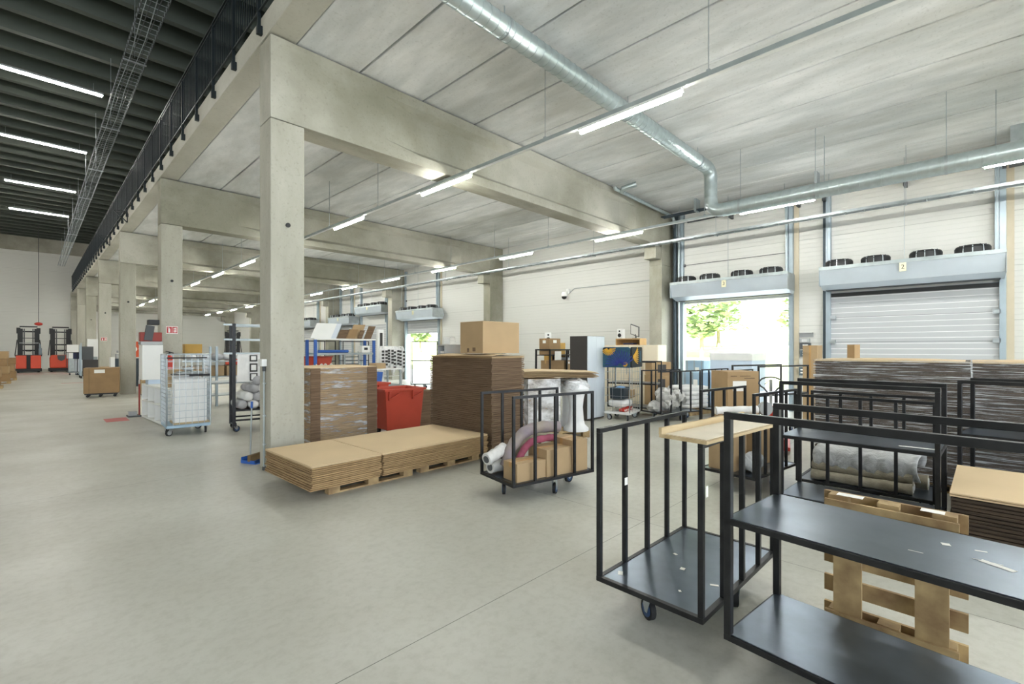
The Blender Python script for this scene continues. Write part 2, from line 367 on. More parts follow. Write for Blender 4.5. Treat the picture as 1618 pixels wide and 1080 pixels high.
# hall roof: ribbed double-T soffit, ribs across the hall
rf = MB(); rf.box(-16, XW + .3, -10, YF + .3, 11.25, 11.4)
yy = -9.5
k = 0
while yy < YF:
    rf.prism([(yy - .10, 10.62), (yy + .10, 10.62), (yy + .16, 11.25), (yy - .16, 11.25)], -16, XW + .2, 'YZ')
    yy += 1.2 if k % 2 == 0 else 1.2; k += 1
struct('ceiling_hall', rf, 'roof_soffit')
struct('wall_left', MB().box(-16.25, -16, -10, YF, 0, 11.3), 'far_panel')
struct('wall_back', MB().box(-16, -14, -10.2, -10, 0, 11.3).box(-14, 1.5, -10.2, -10, 8, 11.3).box(1.5, 3, -10.2, -10, 0, 11.3).box(3, 13, -10.2, -10, 4.9, 11.3).box(13, XW + .2, -10.2, -10, 0, 11.3), 'far_panel')   # unseen; two gate openings added behind the viewer to admit daylight
# ================================================================== DOCK DOORS
# door_1: added unseen opening, no leaf; door_3: sectional leaf raised overhead, rails left and right; door_2: closed, lowered leaf
def tracks(a, b, m1='steel_blue', top=5.95):
    t = MB()
    for y, s_ in ((a, 1), (b, -1)):
        t.box(XW - .10, XW - .01, y - s_*.30 if s_ > 0 else y + .18, y - .18 if s_ > 0 else y + .30, 0, top)
    return t
for i, (a, b) in enumerate(docks):
    n = i + 1
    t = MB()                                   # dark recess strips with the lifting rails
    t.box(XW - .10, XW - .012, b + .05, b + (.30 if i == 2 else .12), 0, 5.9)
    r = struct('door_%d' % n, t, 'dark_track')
    g = MB()
    for y0, y1 in ((a - .04, a + .06), (b - .05, b + .05)): g.box(XW - .14, XW - .005, y0, y1, 0, 5.9)
    for y0 in ((a + .10, b + .16) if i == 2 else (a + .10,)): g.box(XW - .18, XW - .10, y0 - .03, y0 + .03, DH + .1, 5.7)
    part(r, 'guide_rail', g, 'steel_blue', 'blue-grey steel guide rails')
    if i == 0:
        pass
    elif i == 1:
        part(r, 'door_leaf', MB().box(XW - .06, XW - .005, a + .06, b - .05, 0, DH + .02), 'door_panel', 'closed ribbed leaf')
        k = MB().box(XW - .10, XW - .06, a + .07, b - .06, DH - .09, DH + .0)
        part(r, 'top_seal', k, 'black_plastic')
        hb = MB()
        for z in (.62, 1.24, 1.86, 2.48):
            for yy in (a + .10, b - .10): hb.box(XW - .14, XW - .06, yy - .06, yy + .06, z - .04, z + .05)
        part(r, 'hinge', hb, 'galvanised')
    elif i == 2 or i == 3:
        part(r, 'door_leaf', MB().box(XW - .075, XW - .012, a + .06, b - .06, DH + .12, 5.75), 'wall_panel', 'leaf raised overhead')
        c = MB().tube([(XW - .09, a + .08, 4.3), (XW - .09, b - .08, 4.3)], .008, 6)
        if i == 3: part(r, 'lower_leaf', MB().box(XW + .02, XW + .06, a, b, 2.5, DH + .02), 'door_panel', 'partly lowered grey leaf')
        for yy in (a + .07, b - .07): c.box(XW - .13, XW - .06, yy - .04, yy + .04, 4.25, 4.33)
        part(r, 'door_cable', c, 'dark_grey')
    else:
        part(r, 'door_leaf', MB().box(XW - .06, XW - .005, a + .06, b - .05, 0, DH + .02), 'door_panel', 'closed ribbed leaf')
    # cream jamb lining on the far side of each opening
    struct('trim_%d' % (n + 10), MB().box(XW - .04, XW - .005, a - .16, a - .045, 0, 5.9), 'cream_trim')
# lifting shafts over the doors
for a, b, nm in ((-.5, 2.7, 'over the closed dock door'), (3.3, 6.7, 'over the open dock door')):
    s_ = thing('door_shaft', 'dark torsion spring shaft with end brackets ' + nm + ', under the ceiling', 'door shaft', (XW - .25, (a + b) / 2, 5.62))
    h = (b - a) / 2
    part(s_, 'shaft', MB().tube([(0, -h, 0), (0, h, 0)], .018, 8), 'galvanised')
    part(s_, 'spring', MB().tube([(0, -h * .75, 0), (0, -h * .1, 0)], .05, 10).tube([(0, h * .1, 0), (0, h * .75, 0)], .05, 10), 'oak' if a < 0 else 'dark_grey')
    for q in (-h, 0, h): part(s_, 'bracket', MB().box(-.08, .23, q - .03, q + .03, -.14, .14), 'dark_grey')
# ------------------------------------------------------------------ air curtains
def air_curtain(y0, y1, label, num, x=13.6, zt=3.68, zb=3.25):
    L = y1 - y0
    t = thing('air_curtain', label, 'air curtain', (x, (y0 + y1) / 2, zb), 0, 'air curtains over the dock doors')
    h = L / 2; H_ = zt - zb
    b = MB().prism([(0, H_ - .07), (.02, H_), (.62, H_), (.70, .10), (.62, -.09), (.36, -.09), (.09, .0)], -h, h, 'XZ')
    part(t, 'housing', b, 'curtain_metal', 'pale sheet steel housing', bevel=.006)
    part(t, 'top_rail', MB().box(-.015, .05, -h - .01, h + .01, H_ - .07, H_ + .015), 'galv_dull')
    part(t, 'outlet', MB().box(.42, .60, -h + .06, h - .06, -.11, -.085), 'dark_grey')
    for q in (-h - .012, h + .002): part(t, 'end_plate', MB().box(.0, .64, q, q + .01, -.02, H_ - .01), 'galvanised')
    for q in (-.39, -.165, .115, .35):
        f = MB(); cy = -q * L
        f.lathe([(.23, 0), (.28, .03), (.285, .13), (.265, .17), (.22, .19), (.20, .15), (.05, .14), (.05, .17), (.001, .175)], .33, cy, H_, 24)
        fo = part(t, 'fan', f, 'black_plastic')
        g = MB()
        for a in range(0, 180, 30):
            g.bar((.33 + .24*math.cos(R(a)), cy + .24*math.sin(R(a)), H_ + .19), (.33 - .24*math.cos(R(a)), cy - .24*math.sin(R(a)), H_ + .19), .008)
        part(fo, 'guard', g, 'dark_grey')
        for a in (150, 180, 215, 330, 30): part(fo, 'strut', MB().bar((.33 + .292*math.cos(R(a)), cy + .292*math.sin(R(a)), H_ + .0), (.33 + .27*math.cos(R(a)), cy + .27*math.sin(R(a)), H_ + .17), .014), 'galvanised')
    if num is not None:
        p = part(t, 'number_plate', MB().box(-.025, -.012, -.06 , .06, .17, .36), 'label_yellow', 'small cream plate')
        if num: lettering(num, .13, 'black_plastic', p, (-.027, 0, .265), (90, 0, -90))
    for s_ in (-h + .1, 0, h - .1): part(t, 'hanger_wire', MB().tube([(.3, s_, H_), (.3, s_ * .97, ZT - zb)], .006, 6), 'galvanised')
    return t
air_curtain(-.50, 2.68, 'long pale air curtain with four black fans over the closed dock door, plate 2', '2')
air_curtain(3.38, 6.55, 'pale air curtain with four black fans over the open bright dock door', '3')
air_curtain(18.7, 22.0, 'air curtain over the far open dock door, beyond the cardboard tower', '')
air_curtain(23.5, 26.6, 'air curtain above the closed door beyond the blue rack', '', zt=4.15, zb=3.75)
air_curtain(27.3, 30.2, 'air curtain left of the blue rack, second beyond the far open door', '')
air_curtain(33.0, 36.2, 'farthest air curtain, just right of the nearest concrete column', '')
# ------------------------------------------------------------------ light rows under the mezzanine
def light_row(name_lbl, x, z, ys, y0, y1, group_l):
    t = thing('light_track', name_lbl, 'light track', (x, 0, z))
    part(t, 'rail', MB().box(-.035, .035, y0, y1, .006, .06), 'galv_dull', 'pale steel trunking rail'); part(t, 'rail_cover', MB().box(-.028, .028, y0, y1, .0, .006), 'white_board')
    for y in ys:
        lp = part(t, 'lamp', MB().box(-.04, .04, y, y + 1.5, -.035, 0), 'white_board')
        part(lp, 'tube', MB().tube([(0, y + .02, -.055), (0, y + 1.48, -.055)], .028, 10), 'tube_light', 'lit white tube')
    h = y0 + .8
    while h < y1:
        f = (h - 6.87 - 7.81 * math.floor((h - 6.87) / 7.81))
        top = ZT - z if f > .46 else ZB - z
        part(t, 'hanger', MB().tube([(0, h, .05), (0, h, top)], .006, 6).box(-.02, .02, h - .02, h + .02, .05, .09), 'galvanised')
        h += 2.45 if f > .46 else 2.45
    return t
light_row('left row of tube lamps on a rail, passing behind the nearest column', 5.42, 4.80, [2.46 + 3.85 * k for k in range(-2, 13)], -6, 52, '')
light_row('right row of tube lamps on a rail, nearer the dock doors', 11.35, 4.84, [2.30 + 3.94 * k for k in range(-2, 13)], -6, 52, '')
# hall lamps
for y in (21.2, 27.9, 35.3, 42.2):
    lb = {21.2: 'nearest long tube lamp on the dark hall roof, top left', 27.9: 'second long tube lamp on the dark hall roof', 35.3: 'third long tube lamp on the hall roof, slightly shorter in view',
          42.2: 'fourth long tube lamp on the hall roof', 49.0: 'farthest long tube lamp on the hall roof, before the end wall'}[y]
    for xx in ((0,) if True else ()):
        t = thing('ceiling_light', lb, 'ceiling light', (.36, y, 10.28), 0, 'long tube lamps of the hall')
        part(t, 'housing', MB().box(-1.35, 1.35, -.11, .11, .03, .09), 'galv_dull')
        part(t, 'tube', MB().box(-1.32, 1.32, -.035, .035, -.01, .03), 'hall_light')
        for s_ in (-1.1, 1.1): part(t, 'hanger', MB().bar((s_, 0, .09), (s_, 0, .37), .01), 'galvanised')
# unseen continuation of the same lamp lines out over the hall, left of the frame
for y in (7.8, 14.5, 21.2, 27.9, 35.3, 42.2):
    for xx in (-6.0, -11.5):
        t = thing('ceiling_light', 'long tube lamp further left over the hall, outside the photo', 'ceiling light', (xx, y, 10.28), 0, 'lamps left of the frame')
        part(t, 'housing', MB().box(-1.35, 1.35, -.11, .11, .03, .09), 'galv_dull'); part(t, 'tube', MB().box(-1.32, 1.32, -.035, .035, -.01, .03), 'hall_light')
# ------------------------------------------------------------------ cable trays
def ladder_tray(x, z, y0, y1, lbl, w=.22, pitch=.3, h=.06, dz=0, hang=True, top=None, nm='cable_tray'):
    t = thing(nm, lbl, 'cable tray', (x, y0, z))
    L = y1 - y0
    part(t, 'side_rail', MB().box(-w/2, -w/2 + .012, 0, L, 0, h), 'galvanised'); part(t, 'side_rail', MB().box(w/2 - .012, w/2, 0, L, 0, h), 'galvanised')
    r = MB(); y = .1
    while y < L: r.box(-w/2, w/2, y, y + .025, 0, .015); y += pitch
    rr = part(t, 'rungs', r, 'galvanised')
    if hang:
        y = 1.0
        while y < L:
            part(t, 'hanger', MB().tube([(0, y, h), (0, y, (top or ZT) - z)], .006, 6).box(-w/2, w/2, y - .015, y + .015, -.02, 0), 'galvanised'); y += 4.0
    return t
ladder_tray(13.1, 4.80, -4, 40, 'low galvanised cable tray with rungs, running past all the dock doors', pitch=.35)
# wire basket tray of the hall
t = thing('cable_basket', 'long wire basket cable tray under the dark hall roof, above the railing', 'cable tray', (1.70, 3, 8.45))
L = 50.5
g = MB()
for xx, zz in ((-.2, .1), (.2, .1), (-.2, 0), (-.07, 0), (.07, 0), (.2, 0)): g.box(xx - .006, xx + .006, 0, L, zz, zz + .012)
part(t, 'long_wires', g, 'dark_grey')
g = MB(); y = 0
while y < L:
    g.box(-.2, .2, y, y + .007, 0, .008); g.box(-.206, -.194, y, y + .007, 0, .1); g.box(.194, .206, y, y + .007, 0, .1); y += .2
part(t, 'cross_wires', g, 'galv_dull')
g = MB(); random.seed(3)
for c in range(2): g.tube([(-.12 + .15*c + .02*math.sin(k*1.3 + c), k*1.0, .03) for k in range(0, 51)], .008, 5)
part(t, 'cables', g, 'galv_dull')
y = 1.5
while y < L: part(t, 'hanger', MB().bar((0, y, .1), (0, y, 2.15), .012).box(-.22, .22, y - .02, y + .02, -.02, 0), 'galvanised'); y += 4.8
# thin conduit pair under the ceiling, above the doors
t = thing('conduit_run', 'bundle of dark conduits running just under the ceiling above the dock doors', 'conduit', (13.5, 2.2, 5.72))
for k in range(3): part(t, 'conduit', MB().tube([(k*.09, .6, 0), (k*.09, 4.6, 0)], .022, 8), 'dark_track')
for q in (.5, 3.5): part(t, 'clamp', MB().box(-.05, .25, q, q + .06, -.04, .33), 'galvanised')
# ------------------------------------------------------------------ ducts
def ribbed(a, b, r, step):        # spiral duct: standing seams are rings of the same tube
    a = Vector(a); b = Vector(b); d = b - a; n = max(1, int(d.length / step)); u = d.normalized(); pts = [a]; rs = [r]
    for k in range(n):
        p = a + d * ((k + .5) / n)
        for o_, q in ((-.003, 0), (-.002, .005), (.002, .005), (.003, 0)): pts.append(p + u*o_); rs.append(r + q)
    pts.append(b); rs.append(r)
    return MB().tube(pts, rs, 24)
t = thing('ventilation_duct', 'big round spiral duct crossing the ceiling, dropping, then running above the dock doors', 'duct')
def arc(c, a, b, n=5):     # quarter bend between points a and b about corner c
    a, b, c = Vector(a), Vector(b), Vector(c); return [(a*(1-t_)**2 + c*2*t_*(1-t_) + b*t_**2) for t_ in [k / n for k in range(n+1)]]
P1 = (-1, 4.24, 5.76); P2 = (10.82, 4.24, 5.76); P3 = (10.82, 4.24, 4.80); P4 = (10.82, -6, 4.80)
part(t, 'upper_run', ribbed(P1, (10.55, 4.24, 5.76), .135, .14), 'duct_steel')
part(t, 'drop', ribbed((10.82, 4.24, 5.52), (10.82, 4.24, 5.05), .135, .14), 'duct_steel')
part(t, 'lower_run', ribbed((10.82, 3.97, 4.80), P4, .150, .16), 'duct_steel')
part(t, 'bend', MB().tube(arc(P2, (10.55, 4.24, 5.76), (10.82, 4.24, 5.50)), .138, 24), 'duct_steel')
part(t, 'bend', MB().tube(arc(P3, (10.82, 4.24, 5.07), (10.82, 3.95, 4.80)), .142, 24), 'duct_steel')
for xx in (4.2, 7.2, 10.1): part(t, 'strap', MB().tube([(xx - .02, 4.24, 5.76), (xx + .02, 4.24, 5.76)], .145, 24).bar((xx, 4.24, 5.9), (xx, 4.24, 6.05), .01), 'galvanised')
for yy in (-1.6, .3, 2.2, 3.6): part(t, 'strap', MB().tube([(10.82, yy - .02, 4.80), (10.82, yy + .02, 4.80)], .158, 24).bar((10.82, yy, 4.93), (10.82, yy, 6.05), .01), 'galvanised')
t = thing('pipe_run', 'short galvanised pipe with an open elbow beside the big beam end, up under the ceiling', 'pipe')
part(t, 'pipe', MB().tube([(10.6, 6.62, 5.9), (10.62, 6.62, 5.85), (14.1, 6.72, 5.84), (14.2, 6.68, 5.6), (14.22, 6.66, 5.2)], .05, 12), 'duct_steel')
part(t, 'elbow', MB().tube([(10.9, 6.6, 5.84), (10.78, 6.5, 5.86), (10.95, 6.2, 5.95)], .07, 14), 'duct_steel')
# downpipes and vertical rails in the recess left of the open door
t = thing('riser_pipes', 'group of vertical dark and steel pipes in the recess left of the open dock door', 'pipe', (14.2, 6.70, 0))
for k, (dx, r, m) in enumerate(((0, .05, 'dark_track'), (.06, .04, 'galvanised'))): part(t, 'pipe', MB().tube([(dx - .02, -.02 - .10*k, .02), (dx - .02, -.02 - .10*k, 5.7)], r, 10), m)
t = thing('wall_bracket_box', 'small dark motor box under the ceiling at the far right of the photo', 'motor', (13.6, -.75, 5.5))
part(t, 'box', MB().box(-.2, .25, -.2, .2, -.15, .2), 'dark_grey', bevel=.01); part(t, 'bracket', MB().box(-.22, .6, -.02, .02, .2, .27).box(-.22, -.18, -.2, .2, -.16, .55), 'galvanised')
# ------------------------------------------------------------------ mezzanine railing: one run, posts and panels
t = thing('railing', 'long black steel railing with thin balusters along the mezzanine edge', 'railing', (2.24, 0, 6.39))
ys = [1.2 + 1.195 * k for k in range(0, 43)]
part(t, 'handrail', MB().box(-.02, .02, ys[0], ys[-1], 1.02, 1.05), 'railing_black')
for a, b in zip(ys[:-1], ys[1:]):
    part(t, 'post', MB().box(-.022, .022, a - .01, a + .01, -.26, 1.02).box(-.03, .045, a - .03, a + .03, -.27, -.15), 'railing_black')
    g = MB().box(-.012, .012, a, b, .04, .065).box(-.012, .012, a, b, .96, .98)
    y = a + .1
    while y < b - .05: g.box(-.007, .007, y, y + .012, .06, .97); y += .105
    part(t, 'panel', g, 'railing_black')
# triangular brackets on the edge further down
for k, yy in enumerate((20.4, 25.5)):
    s_ = MB().bar((0, 0, 0), (-.35, 0, 0), .03).bar((-.35, 0, 0), (0, 0, -.35), .03).bar((0, 0, 0), (0, 0, -.35), .03)
    solo('edge_bracket', s_, 'railing_black', ('nearer' if k == 0 else 'farther') + ' black triangular bracket on the mezzanine edge below the railing', 'bracket', (2.26, yy, 6.30))
# ------------------------------------------------------------------ camera, signs, boxes on walls and columns
t = thing('security_camera', 'white dome security camera with dark lens on the blank wall', 'camera', (14.18, 11.08, 3.69))
part(t, 'housing', MB().lathe([(.001, .16), (.09, .15), (.12, .08), (.12, .0), (.11, -.02)], n=18), 'white_board')
part(t, 'dome', MB().lathe([(.10, -.02), (.09, -.08), (.05, -.12), (.001, -.13)], n=18), 'dome_glass', 'dark glass dome')
part(t, 'arm', MB().bar((0, 0, .12), (.24, 0, .2), .05).box(.2, .265, -.06, .06, .1, .3), 'white_board')
solo('wall_conduit', MB().tube([(0, 0, 0), (0, -.2, .14), (0, -3.7, .14)], .012, 6), 'galvanised', 'thin conduit along the blank wall from the dome camera', 'conduit', (14.42, 11.0, 3.83))
def fire_sign(x, y, z, s_, lbl):
    t = thing('fire_sign', lbl, 'sign', (x, y, z), 0, 'red fire signs on the columns')
    b = part(t, 'plate', MB().box(-.13*s_, .13*s_, -.012, 0, -.10*s_, .10*s_), 'paper', 'white border')
    part(b, 'red_field', MB().box(-.118*s_, -.005*s_, -.015, -.012, -.085*s_, .085*s_).box(.005*s_, .118*s_, -.015, -.012, -.085*s_, .085*s_), 'sign_red')
    g = MB().box(-.085*s_, -.04*s_, -.017, -.015, -.07*s_, .03*s_).box(-.075*s_, -.05*s_, -.017, -.015, .035*s_, .055*s_).box(-.1*s_, -.06*s_, -.017, -.015, .045*s_, .06*s_)
    for q in range(3): g.box(.03*s_, .09*s_, -.017, -.015, (-.06 + q*.045)*s_, (-.035 + q*.045)*s_)
    g.box(.08*s_, .1*s_, -.017, -.015, -.06*s_, .07*s_)
    part(b, 'pictogram', g, 'paper')
fire_sign(2.52, CY[2] - .001, 2.17, .95, 'red and white fire extinguisher sign on the second column')
fire_sign(2.47, CY[4] - .001, 2.15, .9, 'small red and white sign on the fourth column, further back')
t = thing('fire_extinguisher', 'red fire extinguisher hung on the second column above the roll cage', 'fire extinguisher', (2.45, CY[2] - .10, 1.05))
part(t, 'cylinder', MB().lathe([(.02, 0), (.075, .01), (.08, .04), (.08, .38), (.06, .45), (.02, .48), (.02, .5)], n=16), 'red_paint')
part(t, 'valve', MB().bar((0, 0, .5), (0, 0, .55), .03).bar((-.08, 0, .58), (.09, 0, .53), .02), 'black_plastic')
part(t, 'hose', MB().tube([(.02, 0, .53), (-.10, -.03, .5), (-.12, -.03, .3), (-.09, -.02, .12)], .012, 6), 'black_plastic')
part(t, 'bracket', MB().box(-.03, .03, .075, .099, .2, .42), 'dark_grey')
t = thing('junction_box', 'small white junction box with conduit down the nearest column', 'junction box', (2.29, 7.09, 0))
part(t, 'box', MB().box(-.07, -.002, -.09, .07, 1.45, 1.55), 'white_board', bevel=.006)
part(t, 'conduit', MB().tube([(-.022, -.03, .03), (-.022, -.03, 1.45)], .012, 8), 'galv_dull'); part(t, 'plug', MB().box(-.04, -.008, -.05, -.01, 1.38, 1.45).box(-.04, -.001, -.05, -.01, .0, .05), 'dark_grey')
for zz in (.35, .75, 1.2): part(t, 'clip', MB().box(-.036, -.001, -.05, -.01, zz, zz + .02), 'galvanised')
t = thing('alarm_pendant', 'red pendant switch on a long thin cable before the end wall', 'pendant switch', (.35, 48, 3.45))
part(t, 'switch', MB().blob(0, 0, 0, .22, .12, .12, .02), 'red_paint'); part(t, 'cable', MB().tube([(0, 0, .1), (0, 0, 7.1)], .018, 6), 'dark_grey')
# control boxes between the doors
for (y, z, wy, hz, m, lb) in ((3.17, 1.86, .24, .10, 'grey_plastic', 'top grey control box between the two near dock doors'), (3.15, 1.68, .24, .16, 'dark_grey', 'dark keypad control box between the near dock doors, below the topmost'),
                         (3.16, 1.48, .22, .17, 'screen_grey', 'dark push button box between the near dock doors, third down'), (3.22, .98, .16, .22, 'screen_grey', 'lowest grey control box between the near dock doors')):
    t = thing('control_box', lb, 'control box', (XW, y, z), 0, 'control boxes between the dock doors')
    part(t, 'case', MB().box(-.09, -.002, -wy/2, wy/2, 0, hz), m, bevel=.006)
    part(t, 'buttons', MB().box(-.1, -.09, -wy/4, wy/4, hz*.25, hz*.42).box(-.1, -.09, -wy/4, wy/4, hz*.6, hz*.75), 'paper')
solo('wall_shelf', MB().box(-.14, -.002, -.16, .16, 0, .015).box(-.02, -.002, -.16, .16, -.1, 0), 'grey_plastic', 'small grey hood on the wall above the control boxes', 'hood', (XW, 3.14, 2.1))
# ================================================================== CARTS
def caster(parent, x, y, zt=.20, rot=20, blue=True):
    c = MB(); mt = Matrix.Translation((x, y, 0)) @ Matrix.Rotation(R(rot), 4, 'Z')
    c.box(-.045, .045, -.04, .04, zt - .008, zt, mt)
    for s_ in (-1, 1):
        c.prism([(-.04, zt - .008), (.035, zt - .008), (.055, .09), (.035, .05), (.01, .05)], s_*.024 - .0015, s_*.024 + .0015, 'XZ', mt)
    o = part(parent, 'caster', c, 'galvanised')
    w = MB(); a = mt @ Vector((.03, -.017, .065)); b = mt @ Vector((.03, .017, .065))
    w.tube([a, b], .064, 18); part(o, 'tire', w, 'rubber')
    h = MB(); a = mt @ Vector((.03, -.021, .065)); b = mt @ Vector((.03, .021, .065)); h.tube([a, b], .045, 16)
    part(o, 'wheel_hub', h, 'wheel_blue' if blue else 'grey_plastic')
def side_cart(lbl, loc, rz, L=1.25, D=.70, h=1.18, z=.22, tb=.03, n=5, plat=None, group='open steel carts with barred sides', sheet='sheet_steel'):
    """platform with a barred frame along each long side; origin at centre on the floor"""
    t = thing('side_rail_cart', lbl, 'cart', loc, rz, group)
    a, b = L/2, D/2
    f = MB()
    for s_ in (-1, 1):
        f.box(-a, a, s_*b - (tb if s_ > 0 else 0), s_*b + (tb if s_ < 0 else 0), z - .03, z)
        f.box(s_*a - (tb if s_ > 0 else 0), s_*a + (tb if s_ < 0 else 0), -b + tb, b - tb, z - .03, z)
    part(t, 'base_frame', f, 'cart_steel')
    pz = plat or z
    part(t, 'platform', MB().box(-a + tb, a - tb, -b + tb, b - tb, pz - .012, pz - .004), sheet, 'worn steel sheet')
    if plat:
        part(t, 'platform_edge', MB().box(-a + tb, a - tb, -b + tb, -b + 2*tb, pz - .035, pz - .012).box(-a + tb, a - tb, b - 2*tb, b - tb, pz - .035, pz - .012), 'cart_steel')
    for s_ in (-1, 1):
        yc = s_*(b - tb/2)
        part(t, 'top_rail', MB().box(-a, a, yc - tb/2, yc + tb/2, h - tb, h), 'cart_steel', bevel=.002)
        for k in range(n):
            x = -a + tb/2 + (L - tb) * k/(n-1); part(t, 'post', MB().box(x - tb/2, x + tb/2, yc - tb/2, yc + tb/2, z, h - tb), 'cart_steel', bevel=.002)
    for x_, y_, r_ in ((-a + .13, .03, 60), (a - .13, 0, 10), (.03, -b + .07, 35), (0, b - .09, -20)): caster(t, x_, y_, z - .03, r_)
    return t
def shelf_cart(lbl, loc, rz, L=1.22, D=.65, h=1.37, z=.22, zs=.82, tb=.036, group='tall steel carts with a middle shelf'):
    """two decks, corner posts, a rail along each long side"""
    t = thing('shelf_cart', lbl, 'cart', loc, rz, group)
    a, b = L/2, D/2
    for nm, zz in (('base', z), ('shelf', zs)):
        f = MB()
        for s_ in (-1, 1):
            f.box(-a, a, s_*b - (tb if s_ > 0 else 0), s_*b + (tb if s_ < 0 else 0), zz - .03, zz)
            f.box(s_*a - (tb if s_ > 0 else 0), s_*a + (tb if s_ < 0 else 0), -b + tb, b - tb, zz - .03, zz)
        part(t, nm + '_frame', f, 'cart_steel', bevel=.002)
        part(t, 'platform' if nm == 'base' else 'shelf', MB().box(-a + .012, a - .012, -b + .012, b - .012, zz + .0005, zz + .004), 'sheet_steel', 'worn steel sheet')
    for s_ in (-1, 1):
        yc = s_*(b - tb/2)
        part(t, 'top_rail', MB().box(-a, a, yc - tb/2, yc + tb/2, h - tb, h), 'cart_steel', bevel=.003)
        for q in (-1, 1):
            x = q*(a - tb/2); part(t, 'post', MB().box(x - tb/2, x + tb/2, yc - tb/2, yc + tb/2, z, h - tb), 'cart_steel', bevel=.003)
    for x_, y_, r_ in ((-a + .14, 0, 60), (a - .14, 0, 10), (0, -b + .09, 35), (0, b - .10, -20)): caster(t, x_, y_, z - .03, r_)
    return t
# A near cart with the timber tray on its rails
A = side_cart('nearest barred steel cart, empty, with a timber tray lying over its right rail', (3.19, 1.385, 0), -1)
for a_ in ((-.48, .26, .05, .03, 30), (-.13, .0, .035, .03, 10), (.05, .14, .03, .02, 70), (-.42, -.12, .02, .015, 40), (.42, -.05, .05, .035, 15), (-.2, -.24, .05, .02, 120)): part(A, 'paper_scrap', MB().cb(a_[0], a_[1], .2195, a_[2], a_[3], .001, a_[4]), 'paper')
part(A, 'tape_scrap', MB().cb(-.317, .318, .78, .034, .003, .05, 0), 'paper'); part(A, 'tape_scrap', MB().cb(-.612, -.367, .92, .025, .003, .06, 0), 'paper')
tr = thing('timber_tray', 'shallow timber tray with pale mesh liner lying across the nearest cart', 'tray', (3.08, 1.105, 1.182), -5.5)
part(tr, 'board', MB().box(-.54, .54, -.145, .145, 0, .016), 'pine')
part(tr, 'liner', MB().box(-.50, .52, -.12, .125, .016, .019), 'plywood', 'pale mesh liner')
part(tr, 'lip', MB().box(-.54, .54, .127, .147, .016, .056).box(-.54, -.522, -.145, .127, .016, .02), 'pine')
# B near shelf cart
B = shelf_cart('big steel shelf cart at the right front edge of the photo, both decks empty', (2.775, .28, 0), -96)
for a_ in ((.36, -.02, .03, .11, 68), (.30, .12, .04, .01, 20), (.19, .10, .03, .03, 20), (.12, -.1, .05, .004, 5), (.33, .0, .09, .004, 3)): part(B, 'tape_strip', MB().cb(a_[0], a_[1], .8255, a_[2], a_[3], .001, a_[4]), 'paper')
# cart with boxes and rolled rugs
ang = -11.3; ca, sa = math.cos(R(ang)), math.sin(R(ang)); Fx, Fy = 3.63, 3.53
def bl(u, v): return (Fx + u*ca - v*sa, Fy + u*sa + v*ca)
bxc = bl(.60, .35)
Bx = side_cart('barred steel cart loaded with three cartons and wrapped rug rolls', (bxc[0], bxc[1], 0), ang, L=1.20)
def carton(lbl, loc, rz, sx, sy, sz, m='card', group=None, flap=True, tape=True, nm='carton', lab=False):
    t = thing(nm, lbl, 'box', loc, rz, group)
    part(t, 'body', MB().box(-sx/2, sx/2, -sy/2, sy/2, 0, sz), m, bevel=min(.004, sz*.02))
    if flap: part(t, 'flap_seam', MB().box(-sx/2 + .01, sx/2 - .01, -.002, .002, sz, sz + .001), 'card_dark')
    if tape: part(t, 'tape', MB().box(-sx/2 - .001, sx/2 + .001, -.025, .025, sz, sz + .0015).box(-sx/2 - .0012, -sx/2, -.025, .025, sz*.75, sz + .001).box(sx/2, sx/2 + .0012, -.025, .025, sz*.75, sz + .001), 'tape_tan')
    if lab:
        w = sx*.3; part(t, 'shipping_label', MB().box(-w/2, w/2, -sy/2 - .0015, -sy/2, sz*.72, sz*.9).box(-sx/2 - .0015, -sx/2, -sy*.15, sy*.15, sz*.7, sz*.88), 'paper', 'white label')
    return t
for u, v, sx, sy, sz, lb in ((.30, .20, .42, .26, .205, 'lowest small carton at the left end of the cart with rug rolls'),
                             (.70, .24, .38, .36, .31, 'middle carton on the cart with rug rolls, white label on its lid'),
                             (1.02, .26, .25, .40, .38, 'tallest carton at the right end of the cart with rug rolls')):
    p = bl(u, v); carton(lb, (p[0], p[1], .217), ang + (2 if u < .5 else 0), sx, sy, sz, 'card', 'cartons on the cart with rug rolls')
def roll(lbl, pts, r, m, end='card_dark', group=None, film=None, nm='rolled_rug', n=16):
    t = thing(nm, lbl, 'rug', pts[0], 0, group); p0 = Vector(pts[0])
    q = []
    P = [Vector(p) - p0 for p in pts]
    for i in range(len(P) - 1):                 # smooth chain
        a, b, c, d = P[max(i-1, 0)], P[i], P[i+1], P[min(i+2, len(P)-1)]
        for k in range(6):
            s_ = k/6; q.append(.5*((2*b) + (c-a)*s_ + (2*a-5*b+4*c-d)*s_*s_ + (3*b-a-3*c+d)*s_**3))
    q.append(P[-1])
    rs = [r*(1 + .06*math.sin(i*1.7) + random.uniform(-.03, .03)) for i in range(len(q))]
    part(t, 'rug', MB().tube(q, rs, n), m)
    d0 = (q[0]-q[1]).normalized(); d1 = (q[-1]-q[-2]).normalized()
    part(t, 'roll_end', MB().tube([q[0] + d0*.001, q[0] + d0*.006], r*.62, 12).tube([q[-1] + d1*.001, q[-1] + d1*.006], r*.62, 12), end)
    return t
def u3(u, v, z): p = bl(u, v); return (p[0], p[1], z)
roll('thick greyish wrapped rug roll arched over the cartons, on top', [u3(.20, .44, .31), u3(.28, .46, .50), u3(.48, .47, .67), u3(.72, .46, .72), u3(1.0, .44, .70)], .070, 'rug_mauve')
